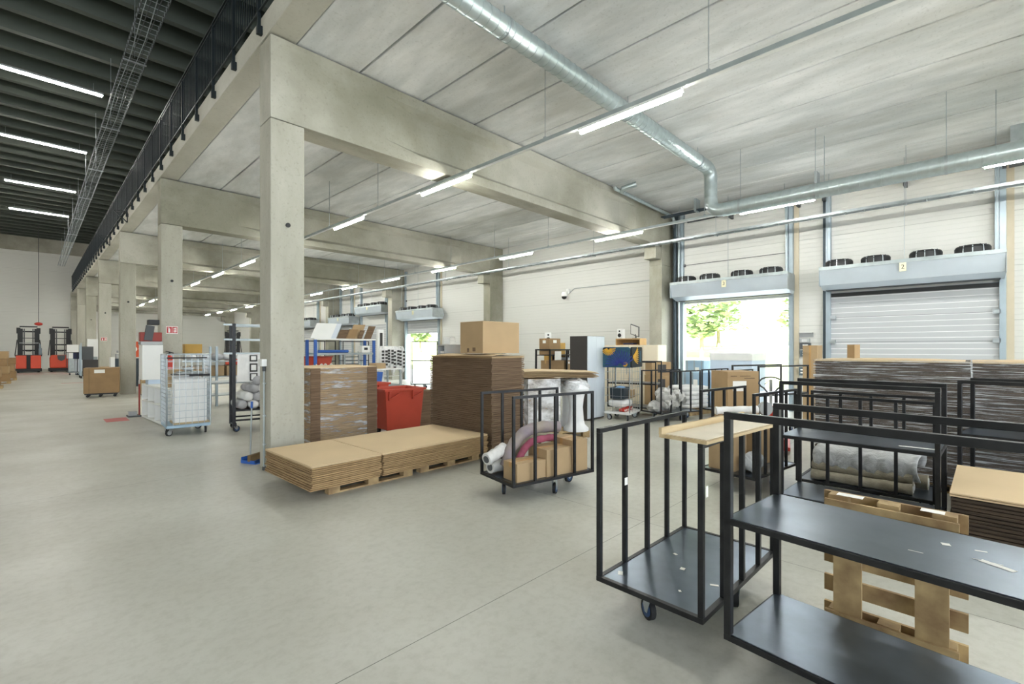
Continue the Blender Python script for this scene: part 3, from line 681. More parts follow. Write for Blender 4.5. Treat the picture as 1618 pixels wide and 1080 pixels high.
roll('dark pink rug roll arched just below the thick greyish one on the cart', [u3(.32, .37, .27), u3(.36, .36, .44), u3(.50, .35, .575), u3(.72, .33, .605), u3(.85, .33, .60)], .042, 'rug_pink')
roll('beige rug roll arched low over the middle carton on the cart', [u3(.30, .575, .29), u3(.40, .585, .42), u3(.62, .59, .54), u3(.90, .585, .56), u3(1.12, .57, .52)], .058, 'rug_beige')
roll('silvery film wrapped roll end sticking out left of the cart', [u3(-.06, .46, .42), u3(.1, .50, .46), u3(.24, .55, .50)], .07, 'film_roll', 'dark_grey')
roll('short film wrapped roll lying on the cart deck, under the long ones', [u3(.04, .54, .30), u3(.25, .57, .30), u3(.5, .58, .32)], .07, 'film_roll', 'dark_grey')
# C cart with rolled carpets, D and E shelf carts
C_ = side_cart('barred steel cart behind the shelf cart, loaded with rolled carpets', (6.44, .83, 0), -91, L=1.20, D=.68, plat=None)
D_ = shelf_cart('second shelf cart, behind the upright pallet, tape strip on its shelf', (5.63, .78, 0), -92)
part(D_, 'tape_strip', MB().cb(.45, -.16, .8255, .26, .03, .001, 3), 'paper')
E_ = shelf_cart('third shelf cart, far right, partly behind the second one', (6.95, -.55, 0), -99)
for k, (dx, z, lb, m, r) in enumerate(((6.22, .275, 'lowest beige carpet roll, front of the cart behind the shelf cart', 'rug_beige', .055), (6.34, .275, 'beige carpet roll lying behind the lowest front one', 'rug_beige', .055),
                              (6.27, .375, 'second carpet roll up, resting on the two lowest', 'rug_beige', .055), (6.36, .47, 'upper beige carpet roll with a film wrapped end', 'rug_beige', .06),
                              (6.55, .30, 'carpet roll at the back of the cart, thick end showing', 'rug_beige', .075))):
    roll(lb, [(dx, 1.30, z), (dx + .01, .85, z - .005), (dx - .01, .42 - (.1 if k == 4 else 0), z)], r, m, 'film_roll')
t = solo('folded_textile', MB(), 'rug_grey', 'silver grey ribbed blanket draped over the carpet rolls', 'textile', (6.42, .86, .0))
g = MB(); N, K = 22, 12; vs = []
for i in range(N + 1):
    y = .40 - .9*i/N
    for k in range(K + 1):
        a = R(-35 + 215*k/K); rr = .155 + .012*math.sin(i*2.1) + .008*math.sin(k*2 + i)
        vs.append((-rr*math.cos(a)*1.15 - .0, y + .03*math.sin(k*.5), .44 + rr*math.sin(a)*.95))
fs = [(i*(K+1)+k, i*(K+1)+k+1, (i+1)*(K+1)+k+1, (i+1)*(K+1)+k) for i in range(N) for k in range(K)]
g.add(vs, fs, smooth=True)
me = t.data; me.from_pydata(g.v, [], g.f); me.polygons.foreach_set('use_smooth', g.sm); me.update(); me.materials.clear(); me.materials.append(M['rug_grey'])
sd = t.modifiers.new('thick', 'SOLIDIFY'); sd.thickness = .02
# upright half pallet between the shelf carts
t = thing('pallet', 'small timber pallet standing upright on its long edge behind the near shelf cart', 'pallet', (3.50, .34, 0), -92)
for z in (0.005, .36, .68): part(t, 'deck_board', MB().box(-.30, .30, -.105, -.083, z, z + .10), 'pallet_wood') if z != .36 else None
part(t, 'skid_board', MB().box(-.30, .30, -.105, -.083, .60, .74), 'pallet_dark', 'dark weathered board')
for x in (-.19, .19): part(t, 'stringer', MB().box(x - .07, x + .07, -.082, -.06, .03, .74), 'pallet_wood')
for x in (-.24, 0, .24):
    for z in (.0, .70): part(t, 'block', MB().box(x - .05, x + .05, -.06, .018, z + .002, z + .10), 'pallet_wood')
for z in (.0, .17, .35, .53, .70): part(t, 'deck_board', MB().box(-.33, .33, .02, .042, z, z + .10), 'pallet_wood')
part(t, 'paper_note', MB().box(-.25, -.12, -.055, .01, .8025, .8035).box(.14, .24, -.055, .01, .8025, .8035), 'paper', 'white stickers on the blocks')
# ================================================================== FLAT CARDBOARD
def pallet(lbl, loc, rz, sx=1.2, sy=.8, h=.13, group='timber pallets under cardboard', m='pallet_wood'):
    t = thing('pallet', lbl, 'pallet', loc, rz, group)
    for y in (-sy/2 + .05, 0, sy/2 - .05):
        part(t, 'skid_board', MB().box(-sx/2, sx/2, y - .05, y + .05, 0, .02), m)
        for x in (-sx/2 + .07, 0, sx/2 - .07): part(t, 'block', MB().box(x - .07, x + .07, y - .05, y + .05, .02, h - .042), m)
    for x in (-sx/2 + .07, 0, sx/2 - .07): part(t, 'stringer', MB().box(x - .07, x + .07, -sy/2, sy/2, h - .042, h - .022), m)
    n = 6
    for k in range(n):
        y = -sy/2 + .05 + (sy - .1)*k/(n-1); part(t, 'deck_board', MB().box(-sx/2, sx/2, y - .05, y + .05, h - .022, h), m)
    return t
pallet('long low timber pallet under the left part of the flat cardboard stack', (2.98, 5.84, 0), 1, 1.16, 1.0, .14)
pallet('timber pallet under the right part of the flat cardboard stack', (4.24, 5.88, 0), 1, 1.08, 1.0, .14)
def sheets(n, cx, cy, z0, z1, sx, sy, rz, lbl, m, group, jit=.006, fluted=True, top='card_top', nm='flat_carton'):
    dz = (z1 - z0)/n
    me = []
    for q in range(4):                                   # folded carton: two plies with a fluted core between them
        g = MB(); e = .0008
        a_, b_ = .003*q, .009 - .003*q
        g.box(-sx/2 + a_, sx/2 - b_, -sy/2 + b_, sy/2 - a_, 0, dz*(.62 + .05*q)).box(-sx/2 + .03, sx/2 - .03, -sy/2 + .03, sy/2 - .03, dz*(.62 + .05*q), dz)
        me.append(g)
    src = [link(nm, g, m) for g in me]
    tp = link(nm, MB().box(-sx/2, sx/2, -sy/2, sy/2, 0, dz*.4).box(-sx/2 + .02, sx/2 - .02, -sy/2 + .02, sy/2 - .02, dz*.4, dz*.6).box(-sx/2, sx/2, -sy/2, sy/2, dz*.6, dz*.95), top)
    out = []
    for k in range(n):
        o = tp if k == n - 1 else src[k % 4].copy()
        if k < n - 1: COL.objects.link(o)
        o.location = (cx + random.uniform(-jit, jit), cy + random.uniform(-jit, jit), z0 + k*dz); o.rotation_euler = (0, 0, R(rz + random.uniform(-.25, .25)*jit*60))
        o['label'] = lbl; o['category'] = 'cardboard'; o['group'] = group; out.append(o)
    out[-1]['label'] = 'top ' + lbl.replace('one of the ', '').replace('cartons', 'carton'); 
    for s_ in src: bpy.data.objects.remove(s_)
    return out
def cl(u, v): a = R(1.5); return (2.11 + u*math.cos(a) - v*math.sin(a), 5.10 + u*math.sin(a) + v*math.cos(a))
p = cl(.435, .665); sheets(13, p[0], p[1], .142, .42, .86, 1.33, 1.5, 'one of the flat folded cartons in the low stack beside the nearest column', 'card_edge', 'flat cartons beside the column')
p = cl(.875 + .9, .665); sheets(13, p[0], p[1], .142, .42, 1.78, 1.33, 1.5, 'one of the long flat folded cartons in the low stack right of the seam', 'card_edge', 'long flat cartons of the low stack')
# tower of folded cartons
pallet('timber pallet under the tall bare cardboard tower', (5.18, 5.93, 0), 90, 1.5, .7, .13)
sheets(48, 5.18, 5.92, .132, 1.58, .72, 1.56, 0, 'one of the brown folded cartons stacked in the tall bare tower', 'card_brown_edge', 'cartons of the tall bare tower', jit=.004, top='card')
solo('loose_sheet', MB().prism([(-.42, .0), (-.2, .025), (.05, .012), (.42, .004), (.42, .008), (.05, .018), (-.2, .032), (-.42, .005)], -.62, .62, 'XZ'), 'card_top', 'curled loose cardboard sheet lying on the tall tower', 'cardboard', (5.14, 5.75, 1.582), 4)
t = thing('carton', 'large plain cardboard box on top of the tall tower', 'box', (5.19, 5.57, 1.622), 0)
part(t, 'body', MB().box(-.40, .40, -.27, .27, 0, .49), 'card', bevel=.004)
part(t, 'flap', MB().box(-.405, .405, -.275, 0, .49, .495).box(-.405, .405, .004, .275, .49, .495), 'card_top')
part(t, 'hand_slots', MB().box(-.402, -.40, -.1, -.03, .03, .09).box(-.402, -.40, .05, .1, .02, .08), 'card_brown_edge')
t = thing('document_tray', 'grey plastic document drawer unit on the far corner of the cardboard tower', 'drawer unit', (5.02, 6.42, 1.602), -6)
part(t, 'case', MB().box(-.16, .16, -.12, -.10, 0, .15).box(-.16, .16, .10, .12, 0, .15).box(-.16, .16, -.12, .12, .14, .16).box(-.16, .16, -.12, .12, 0, .02).box(-.02, .16, -.1, .1, .02, .14), 'grey_plastic')
part(t, 'papers', MB().box(-.12, -.03, -.09, .09, .021, .05), 'paper'); part(t, 'drawer_front', MB().box(-.1, -.05, -.095, .02, .06, .09), 'screen_grey')
t = thing('paper_pile', 'small pile of white boxes on the grey drawer unit', 'box', (5.04, 6.42, 1.765), 5)
for k in range(3): part(t, 'box', MB().cb(0, .01*k, .03 + .04*k, .15 - .01*k, .14, .036, 4*k), 'white_board')
# wrapped stack behind the nearest column
def wrapped(lbl, loc, rz, sx, sy, z0, h, n, m='card_brown_edge', film='stretch_wrap', bands=None, group=None, top='card_top', bow=0):
    t = thing('wrapped_cardboard', lbl, 'cardboard stack', loc, rz, group)
    dz = (h - z0)/n; g = MB()
    for k in range(n):
        j = random.uniform(0, .012); i = random.uniform(0, .012)
        g.box(-sx/2 + j, sx/2 - i, -sy/2 + i, sy/2 - j, z0 + k*dz, z0 + k*dz + dz*.84)
    part(t, 'cardboard_layers', g, m)
    g = MB()
    if bow:
        P_ = [(-sx/2, 0), (-sx*.2, bow*.8), (0, bow), (sx*.25, bow*.7), (sx/2, -.005), (sx/2, -.02), (-sx/2, -.02)]
        g.prism([(a, b + h) for a, b in P_], -sy/2, sy/2, 'XZ')
    else: g.box(-sx/2, sx/2, -sy/2, sy/2, h - .004, h + .008)
    part(t, 'top_sheet', g, top)
    e = .012; w = MB()
    for f in ([(-sx/2-e, -sy/2-e), (sx/2+e, -sy/2-e)], [(sx/2+e, -sy/2-e), (sx/2+e, sy/2+e)], [(sx/2+e, sy/2+e), (-sx/2-e, sy/2+e)], [(-sx/2-e, sy/2+e), (-sx/2-e, -sy/2-e)]):
        (ax, ay), (bx, by) = f; w.add([(ax, ay, z0), (bx, by, z0), (bx, by, h + .004), (ax, ay, h + .004)], [(0, 1, 2, 3)])
    part(t, 'plastic_film', w, film, 'clear stretch film')
    return t
pallet('pallet under the wrapped stack behind the nearest column', (3.66, 8.05, 0), 0, 1.1, .9, .13)
t = wrapped('wrapped stack of cardboard right behind the nearest column', (3.66, 8.06, 0), 0, 1.16, 1.15, .132, 1.38, 40, m='card_edge', film='thin_wrap')
part(t, 'edge_protector', MB().box(-.58, -.42, -.595, -.589, .15, 1.38), 'card_brown_edge', 'darker carton strip down the corner'); part(t, 'edge_protector', MB().box(.40, .58, -.595, -.589, .15, 1.38), 'card_brown_edge', 'darker carton strip down the corner')
# long wrapped stacks at the right
for k, (yc, L_, lb) in enumerate(((.765, 1.53, 'left end of the long film wrapped cardboard wall in front of the closed dock door'), (-.775, 1.53, 'right end of the long film wrapped cardboard wall, at the edge of the photo'))):
    pallet('pallet under the ' + ('left' if k == 0 else 'right') + ' part of the long wrapped cardboard wall', (8.03, yc, 0), 90, 1.45, 1.05, .10, m='pallet_dark')
    wrapped(lb, (8.03, yc, 0), -90, L_, 1.1, .102, 1.55, 70, m='card_wrapped', bow=.012, group='long wrapped cardboard stacks')
# stack at the right behind the near shelf cart
pallet('pallet under the cardboard stack right of the upright pallet', (5.66, -.42, 0), 0, 1.2, .95, .13)
sheets(15, 5.66, -.42, .132, .57, 1.25, 1.05, -1, 'one of the dark edged cartons stacked right of the upright pallet', 'card_wrapped', 'cartons right of the upright pallet', top='card_top')
# ================================================================== BINS behind the flat stack
def bin_(lbl, loc, rz, sx=.95, sy=.7, h=.86):
    t = thing('waste_bin', lbl, 'bin', loc, rz, 'big red bins by the cardboard tower')
    g = MB(); k = .86
    o = [(-sx/2*k, -sy/2*k, .12), (sx/2*k, -sy/2*k, .12), (sx/2*k, sy/2*k, .12), (-sx/2*k, sy/2*k, .12)]
    p = [(-sx/2, -sy/2, h), (sx/2, -sy/2, h), (sx/2, sy/2, h), (-sx/2, sy/2, h)]
    q = [(x*.95, y*.94, z) for x, y, z in p]; r_ = [(x*.94, y*.93, .15) for x, y, z in o]
    vs = o + p + q + r_; fs = [(3, 2, 1, 0), (12, 13, 14, 15)]
    for a in range(4):
        b = (a+1) % 4; fs += [(a, b, b+4, a+4), (a+4, b+4, b+8, a+8), (a+8, b+8, b+12, a+12)]
    part(t, 'tub', g.add(vs, fs), 'red_plastic', bevel=.012)
    part(t, 'rim', MB().box(-sx/2 - .03, sx/2 + .03, -sy/2 - .03, -sy/2, h - .03, h + .012).box(-sx/2 - .03, sx/2 + .03, sy/2, sy/2 + .03, h - .03, h + .012).box(-sx/2 - .03, -sx/2, -sy/2, sy/2, h - .03, h + .012).box(sx/2, sx/2 + .03, -sy/2, sy/2, h - .03, h + .012), 'red_plastic', bevel=.004)
    for x in (-sx*.3, sx*.3):
        part(t, 'side_handle', MB().box(x - .11, x + .11, -sy/2 - .035, -sy/2 - .005, h - .07, h - .03).prism([(x - .11, h - .07), (x - .09, h - .07), (x - .09, h - .17), (x - .11, h - .2)], -sy/2 - .03, -sy/2 + .03, 'XZ').prism([(x - .11, h - .2), (x + .11, h - .09), (x + .11, h - .07), (x - .11, h - .17)], -sy/2 - .03, -sy/2 + .03, 'XZ'), 'red_plastic')
    for x in (-sx*.33, sx*.33):
        for y in (-sy*.3, sy*.3): part(t, 'wheel', MB().tube([(x - .02, y, .07), (x + .02, y, .07)], .07, 14).box(x - .03, x + .03, y - .02, y + .02, .07, .125), 'rubber')
    return t
bin_('front big red plastic bin beside the cardboard tower', (5.15, 8.30, 0), -2, sx=.86, h=.90)
bin_('rear big red plastic bin, left of and behind the front one', (4.95, 9.35, 0), 6, sx=.9, h=.95)
carton('dark brown carton standing between the front red bin and the tower', (5.98, 8.75, 0), 0, .44, .4, .78, 'card_brown_edge')
# ================================================================== CART K, CARTON, PALLET JACK
K_ = side_cart('barred steel cart in front of the open dock door, loaded with a carton and textiles', (6.38, 2.02, 0), -7.5, L=1.18, D=.68, n=5)
carton('carton standing on the deck of the cart in front of the open dock door', (6.06, 2.17, .217), -7, .32, .32, .62, 'card')
carton('low carton on the same cart, under the white roll, lid open', (6.56, 2.08, .217), -8, .40, .38, .60, 'card_kraft')
roll('short white paper roll lying on the low carton of the cart by the open door', [(6.22, 2.38, .89), (6.35, 2.25, .895), (6.62, 2.0, .90)], .05, 'textile_white', 'paper', nm='paper_roll')
t = solo('textile_bag', MB().blob(0, 0, .12, .20, .10, .12, .12, 18, 10), 'rug_grey', 'grey textile bundle on the deck of the cart by the open door', 'textile', (6.08, 1.88, .217), -8)
solo('tape_roll', MB().tube([(0, -.03, .09), (0, .03, .09)], .09, 20), 'grey_plastic', 'round grey roll on the low carton of the cart by the open door', 'roll', (6.72, 1.93, .82), -40)
t = thing('carton', 'tall brown carton with white label standing before the open dock door', 'box', (9.0, 3.10, .12), -38)
part(t, 'body', MB().box(-.30, .30, -.26, .26, 0, 1.17), 'card_kraft', bevel=.005)
part(t, 'shipping_label', MB().box(-.20, .06, -.263, -.261, .82, 1.0), 'paper', 'white label')
g = MB()
for (x, w, z) in ((.0, .2, 1.08), (.08, .2, 1.04), (-.22, .12, 1.08), (-.15, .22, .22), (-.1, .16, .26), (.1, .1, .3)): g.box(x - w/2 + .04, x + w/2 + .04, -.2625, -.261, z, z + .012)
part(t, 'print_lines', g, 'card_brown_edge')
part(t, 'side_print', MB().box(.3005, .302, -.2, .1, 1.0, 1.012).box(.3005, .302, -.2, .16, .9, .91), 'grey_plastic')
pallet('low pallet under the tall brown carton before the open door', (9.0, 3.10, 0), -38, .66, .56, .12)
t = thing('pallet_jack', 'red pallet jack with oval handle behind the loaded cart', 'pallet jack', (8.30, 2.30, 0), 14)
part(t, 'handle_shaft', MB().tube([(0, 0, .3), (-.02, 0, 1.20)], .022, 10), 'grey_plastic')
pts = [(0, 0, .93)]
for k in range(0, 13): a = R(-55 + 290*k/12 - 0); pts.append((-.01, .17*math.cos(a), 1.14 + .10*math.sin(a)))
pts.append((0, 0, .93)); part(t, 'handle_loop', MB().tube(pts, .013, 8), 'dark_grey')
part(t, 'lever', MB().bar((0, 0, 1.2), (0, .09, 1.12), .01), 'dark_grey')
part(t, 'pump_body', MB().prism([(-.1, .06), (.12, .06), (.10, .45), (-.03, .55)], -.09, .09, 'XZ').tube([(0, 0, .25), (0, 0, .78)], .045, 12), 'red_paint', bevel=.004)
part(t, 'fork', MB().box(.1, 1.2, -.27, -.11, .06, .11), 'red_paint'); part(t, 'fork', MB().box(.1, 1.2, .11, .27, .06, .11), 'red_paint')
part(t, 'yoke', MB().prism([(-.27, .06), (.27, .06), (.10, .42), (-.10, .42)], .08, .12, 'YZ'), 'red_paint')
for y in (-.05, .05): part(t, 'wheel', MB().tube([(-.02, y - .02, .09), (-.02, y + .02, .09)], .09, 16), 'rubber')
for y in (-.19, .19): part(t, 'load_roller', MB().tube([(1.1, y - .04, .035), (1.1, y + .04, .035)], .035, 12), 'grey_plastic')
# far tall frame cart with rail before the doorway, and tall carton leaning beyond
shelf_cart('tall thin framed shelf cart just inside the open dock door, beside the tall carton', (10.30, 2.86, 0), -20, L=1.5, D=.6, tb=.03)
t = thing('carton', 'narrow tall carton standing by the control boxes between the dock doors', 'box', (13.1, 2.72, 0), -10)
part(t, 'body', MB().box(-.14, .14, -.16, .16, 0, 1.77), 'card', bevel=.004); part(t, 'tape', MB().box(-.142, -.14, -.02, .02, 0, 1.77), 'tape_tan')
solo('carton_offcut', MB().box(-.05, .05, -.055, -.05, 0, .19).box(-.05, .05, .05, .055, 0, .19).box(-.05, -.045, -.05, .05, 0, .19), 'card_kraft', 'small open carton standing on top of the long wrapped cardboard wall', 'box', (8.2, 1.20, 1.562), -30)
t = thing('white_carton', 'large pale wrapped carton just inside the open dock door', 'box', (13.45, 4.55, 0), -4)
part(t, 'body', MB().box(-.45, .45, -.55, .55, .12, 1.55), 'pale_blue', bevel=.01); part(t, 'lid', MB().box(-.46, .46, -.56, .56, 1.38, 1.57), 'white_board')
part(t, 'pallet_base', MB().box(-.45, .45, -.55, .55, .09, .12).box(-.45, .45, -.5, -.4, 0, .09).box(-.45, .45, .4, .5, 0, .09), 'pallet_wood')
for k, (x, y, h_, lb) in enumerate(((13.75, 5.72, 1.35, 'left blue wrapped crate in the doorway, small white tag'), (13.0, 5.45, 1.05, 'lower blue wrapped crate in the doorway, in front'))):
    t = thing('wrapped_crate', lb, 'crate', (x, y, 0), -5)
    part(t, 'body', MB().box(-.3, .3, -.28, .28, .002, h_), 'blue_deck', bevel=.01)
    for q in (-.24, -.02, .2): part(t, 'slat', MB().box(-.31, -.3, q, q + .04, .05, h_), 'steel_blue')
    part(t, 'tag', MB().box(-.313, -.31, -.15, -.03, h_ - .35, h_ - .2), 'paper')
# ================================================================== ROLL CAGES
def mesh_panel(g, a, b, z0, z1, dx=.1, dz=.1, r=.003):
    a = Vector(a); b = Vector(b); d = b - a; n = max(1, int(round(d.length/dx)))
    for k in range(1, n):
        p = a + d*k/n; g.bar((p.x, p.y, z0), (p.x, p.y, z1), r*2)
    m_ = max(1, int(round((z1 - z0)/dz)))
    for k in range(1, m_):
        z = z0 + (z1 - z0)*k/m_; g.bar((a.x, a.y, z), (b.x, b.y, z), r*2)
def roll_cage(lbl, loc, rz, sx, sy, h, deck='blue_deck', dz=.10, dx=.1, sides=('l', 'r', 'f', 'b'), z=.20, r=.004, dzs=None):
    t = thing('roll_cage', lbl, 'roll cage', loc, rz, 'wire mesh roll cages')
    a, b = sx/2, sy/2
    part(t, 'deck', MB().box(-a, a, -b, b, z - .05, z), deck)
    sd = {'l': ((-a, -b), (-a, b)), 'r': ((a, -b), (a, b)), 'f': ((-a, -b), (a, -b)), 'b': ((-a, b), (a, b))}
    nm = {'l': 'left', 'r': 'right', 'f': 'front', 'b': 'rear'}
    for s_ in sides:
        p, q = sd[s_]; g = MB().tube([(p[0], p[1], z), (p[0], p[1], h - .03), (p[0]*.98 + q[0]*.02, p[1]*.98 + q[1]*.02, h), (q[0]*.98 + p[0]*.02, q[1]*.98 + p[1]*.02, h), (q[0], q[1], h - .03), (q[0], q[1], z)], .013, 8)
        o = part(t, 'side_frame', g, 'galvanised'); m_ = MB(); mesh_panel(m_, (p[0], p[1], 0), (q[0], q[1], 0), z, h, dx, (dzs or {}).get(s_, dz), r); part(o, 'wire_mesh', m_, 'galvanised')
    for x in (-a + .07, a - .07):
        for y in (-b + .08, b - .08): caster(t, x, y, z - .05, 40*x*10 + y*99, blue=False)
    return t
RC = roll_cage('galvanised roll cage with a blue deck, standing in front of the second column', (2.19, 11.42, 0), -3, .72, .80, 1.58, dzs={'l': .075, 'r': .075, 'f': .14, 'b': .14})
part(RC, 'strap', MB().box(-.36, .30, -.415, -.409, 1.50, 1.525).box(.0, .35, -.415, -.409, 1.15, 1.19), 'strap_black', 'black strap')
t = thing('white_board_pack', 'stack of white boards standing in the roll cage', 'board', (2.25, 11.38, .203), -3)
for k in range(4): part(t, 'panel', MB().box(-.28, .26 - .03*k, -.22 + .10*k, -.14 + .10*k, 0.03, .88 + .02*k), 'white_board')
part(t, 'support_board', MB().box(-.30, .30, -.28, .28, 0, .03), 'pine', 'pine base board')
t = thing('picture_frame', 'grey frames and small parts lying on the white boards in the roll cage', 'frame', (2.25, 11.38, 1.165), 0)
for k in range(3): part(t, 'frame', MB().cb(-.05 + .03*k, 0, .012 + .022*k, .5 - .05*k, .36, .018, 5*k - 4), ['dark_grey', 'grey_plastic', 'galv_dull'][k])
part(t, 'cap_parts', MB().blob(-.02, 0, .11, .10, .09, .035, .1), 'grey_plastic')
# right mesh cage with cushions
RD = roll_cage('light roll cage holding a dark crate, with patterned cushions across its top', (10.02, 6.05, 0), 12, .78, .62, 1.70, deck='white_board', dx=.2, dz=.2, r=.003)
def cushion(lbl, loc, rz, sx, sz, kind):
    t = thing('patterned_panel', lbl, 'cushion', loc, rz, 'patterned panels on the roll cage')
    pts = []; r_ = .06
    for cx, cz, a0 in ((sx/2 - r_, sz - r_, 0), (-sx/2 + r_, sz - r_, 90), (-sx/2 + r_*.3, r_*.3, 180), (sx/2 - r_*.3, r_*.3, 270)):
        rr = r_ if cz > .1 else r_*.3
        for k in range(5): a = R(a0 + 90*k/4); pts.append((cx + rr*math.cos(a), cz + rr*math.sin(a)))
    part(t, 'panel', MB().prism(pts, -.02, .02, 'XZ'), 'print_blue' if kind == 0 else 'print_dark', bevel=.004)
    return t
# the two panels hang over the near sides of the cage
def fan(t, ox, oz, a0, a1, n, l0, l1, w, m, y=-.0225):
    g = MB()
    for k in range(n):
        a = R(a0 + (a1 - a0)*k/(n-1)); q = []
        for j in range(7): s_ = j/6; q.append((ox + (l0 + (l1-l0)*s_)*math.cos(a + .25*s_), y, oz + (l0 + (l1-l0)*s_)*math.sin(a + .25*s_)))
        g.tube(q, w, 5)
    return g
t = cushion('dark printed panel with yellow and blue fans, left half on the roll cage', (9.585, 5.95, 1.25), -78, .66, .48, 0)
o = t.children[0]; o2 = part(t, 'yellow_print', fan(t, -.18, .45, 190, 345, 12, .03, .17, .010, ''), 'tile_yellow_print')
part(t, 'blue_fan_print', fan(t, .10, .04, 15, 170, 15, .06, .36, .012, ''), 'print_navy'); part(t, 'black_print', MB().box(-.325, -.12, -.0215, -.0205, .34, .46), 'print_dark')
part(t, 'flower_print', fan(t, .22, .08, 0, 330, 12, .02, .06, .008, ''), 'tile_yellow_print')
t = cushion('dark printed panel with bold yellow fan lines, right half on the roll cage', (10.09, 5.71, 1.25), 12, .80, .48, 1)
part(t, 'yellow_print', fan(t, -.36, .26, -38, 16, 9, .04, .42, .012, ''), 'tile_yellow_print'); part(t, 'blue_print', MB().box(.18, .27, -.0215, -.0205, .12, .39), 'print_blue')
t = thing('plastic_crate', 'dark blue plastic crate in the roll cage under the patterned panels', 'crate', (9.90, 6.05, .50), 12)
part(t, 'tub', MB().prism([(-.19, 0), (.19, 0), (.23, .27), (.215, .27), (.18, .015), (-.18, .015), (-.215, .27), (-.23, .27)], -.17, .17, 'XZ').box(-.19, .19, -.17, -.155, 0, .27).box(-.19, .19, .155, .17, 0, .27), 'dark_track', bevel=.004)
part(t, 'cloth', MB().blob(.02, 0, .24, .17, .12, .05, .15), 'blue_light')
carton('small carton beside the dark crate in the right roll cage', (10.22, 6.02, .50), 12, .3, .26, .19, 'card')
t = solo('textile_pile', MB().blob(0, 0, .10, .34, .24, .10, .08, 18, 10, sq=.6), 'textile_white', 'white textile pile under the crate in the right roll cage', 'textile', (10.02, 6.10, .285), 12)
for k in range(6): roll('one of the small red rolls along the bottom of the right roll cage', [(9.72 + .11*k, 5.80 + .023*k, .245), (9.70 + .11*k, 5.93 + .023*k, .245)], .038, 'red_paint', 'paper', 'small red rolls in the right roll cage', nm='red_roll', n=10)
# mid background shelf carts
shelf_cart('pale reflecting shelf cart behind the patterned roll cage, empty', (10.95, 6.25, 0), -75, L=1.25, D=.7, tb=.03)
FC = side_cart('barred cart full of white fleece, left of the open dock door', (10.72, 5.15, 0), -20, L=1.25, D=.68)
t = thing('fleece_bundle', 'heap of white and grey fleece on the barred cart left of the open door', 'fleece', (10.62, 5.12, .22), -20)
for k in range(14):
    part(t, 'fleece', MB().blob(random.uniform(-.45, .40), random.uniform(-.2, .2), .12 + random.uniform(0, .42), .2, .15, .13, .25, 12, 8, rot=random.uniform(0, 180)), 'fleece')
t = thing('textile_stack', 'low stack of white folded textiles behind the fleece cart', 'textile', (12.1, 5.35, 0), -10)
part(t, 'pallet_base', MB().box(-.5, .5, -.4, .4, 0, .14), 'pallet_wood')
for k in range(5): part(t, 'folded_sheet', MB().blob(0, 0, .22 + .11*k, .5, .4, .07, .05, 16, 8, sq=.5), 'textile_white')
side_cart('empty barred cart near the door, behind the fleece cart', (12.15, 4.35, 0), -10, L=1.2, D=.68, sheet='galvanised')
# cartons on a stand by the pilaster
t = thing('carton_stack', 'two small cartons with black marks on a stand beside the pilaster of the open door', 'box', (12.3, 6.3, 0), -35)
part(t, 'carton', MB().box(-.3, .3, -.2, .2, .0, .95), 'card_kraft', bevel=.005); part(t, 'carton', MB().box(-.28, .3, -.2, .2, .955, 1.32), 'card_kraft', bevel=.005)
part(t, 'printed_mark', MB().box(-.1, .15, -.204, -.2, 1.03, 1.25).box(-.1, .12, -.204, -.2, .6, .85), 'charcoal')
# ================================================================== WARDROBE, CABINETS, DESK THINGS
t = thing('wardrobe', 'tall charcoal sided wardrobe with two pale doors', 'wardrobe', (9.08, 6.40, 0), 0)
part(t, 'carcass', MB().box(0, .70, .02, .52, .02, 1.99), 'charcoal', bevel=.003)
part(t, 'door', MB().box(.003, .345, 0, .019, .05, 1.985), 'silver_board', bevel=.002); part(t, 'door', MB().box(.351, .697, 0, .019, .05, 1.985), 'silver_board', bevel=.002)
t0 = None
for k in range(5):
    y = 8.45 - .48*k; lb = ['leftmost pale tall cabinet of the row along the back wall', 'second pale cabinet from the left along the back wall', 'middle pale cabinet of the row behind the roll cage', 'fourth pale cabinet of the row, under the tablet', 'rightmost cream cabinet of the row, next to the pilaster'][k]
    t = thing('tall_cabinet', lb, 'cabinet', (12.75, y, 0), 0, 'pale cabinets along the back wall')
    part(t, 'carcass', MB().box(.02, .55, 0, .465, .0, 1.80), 'cream_board'); part(t, 'door', MB().box(0, .018, .004, .461, .06, 1.795), 'cream_board', bevel=.003)
    part(t, 'door_handle', MB().box(-.02, 0, .05, .065, .9, 1.1), 'galvanised')
t = thing('desk_hutch', 'small open wooden hutch on top of the pale cabinets', 'shelf unit', (12.95, 7.55, 1.803), 0)
part(t, 'board', MB().box(-.15, .25, -.42, .42, .17, .20).box(-.15, .25, -.42, -.40, 0, .17).box(-.15, .25, .40, .42, 0, .17).box(-.13, -.05, -.30, .30, .0, .01).box(.23, .25, -.4, .4, 0, .17), 'oak')
part(t, 'papers', MB().box(-.1, .1, -.18, .18, .01, .06), 'navy')
def speaker(lbl, loc):
    t = thing('speaker', lbl, 'speaker', loc, 0, 'small white speakers'); part(t, 'case', MB().box(-.09, .09, -.09, .09, 0, .30), 'white_board', bevel=.01)
    part(t, 'woofer', MB().tube([(-.091, 0, .10), (-.097, 0, .10)], .062, 20), 'black_plastic'); part(t, 'tweeter', MB().tube([(-.091, 0, .23), (-.097, 0, .23)], .028, 16), 'black_plastic')
    return t
speaker('small white speaker on the wooden hutch beside the tablet', (12.92, 7.85, 2.006))
t = thing('tablet', 'tilted tablet screen on a stand on the wooden hutch', 'screen', (12.95, 7.38, 2.006), -10)
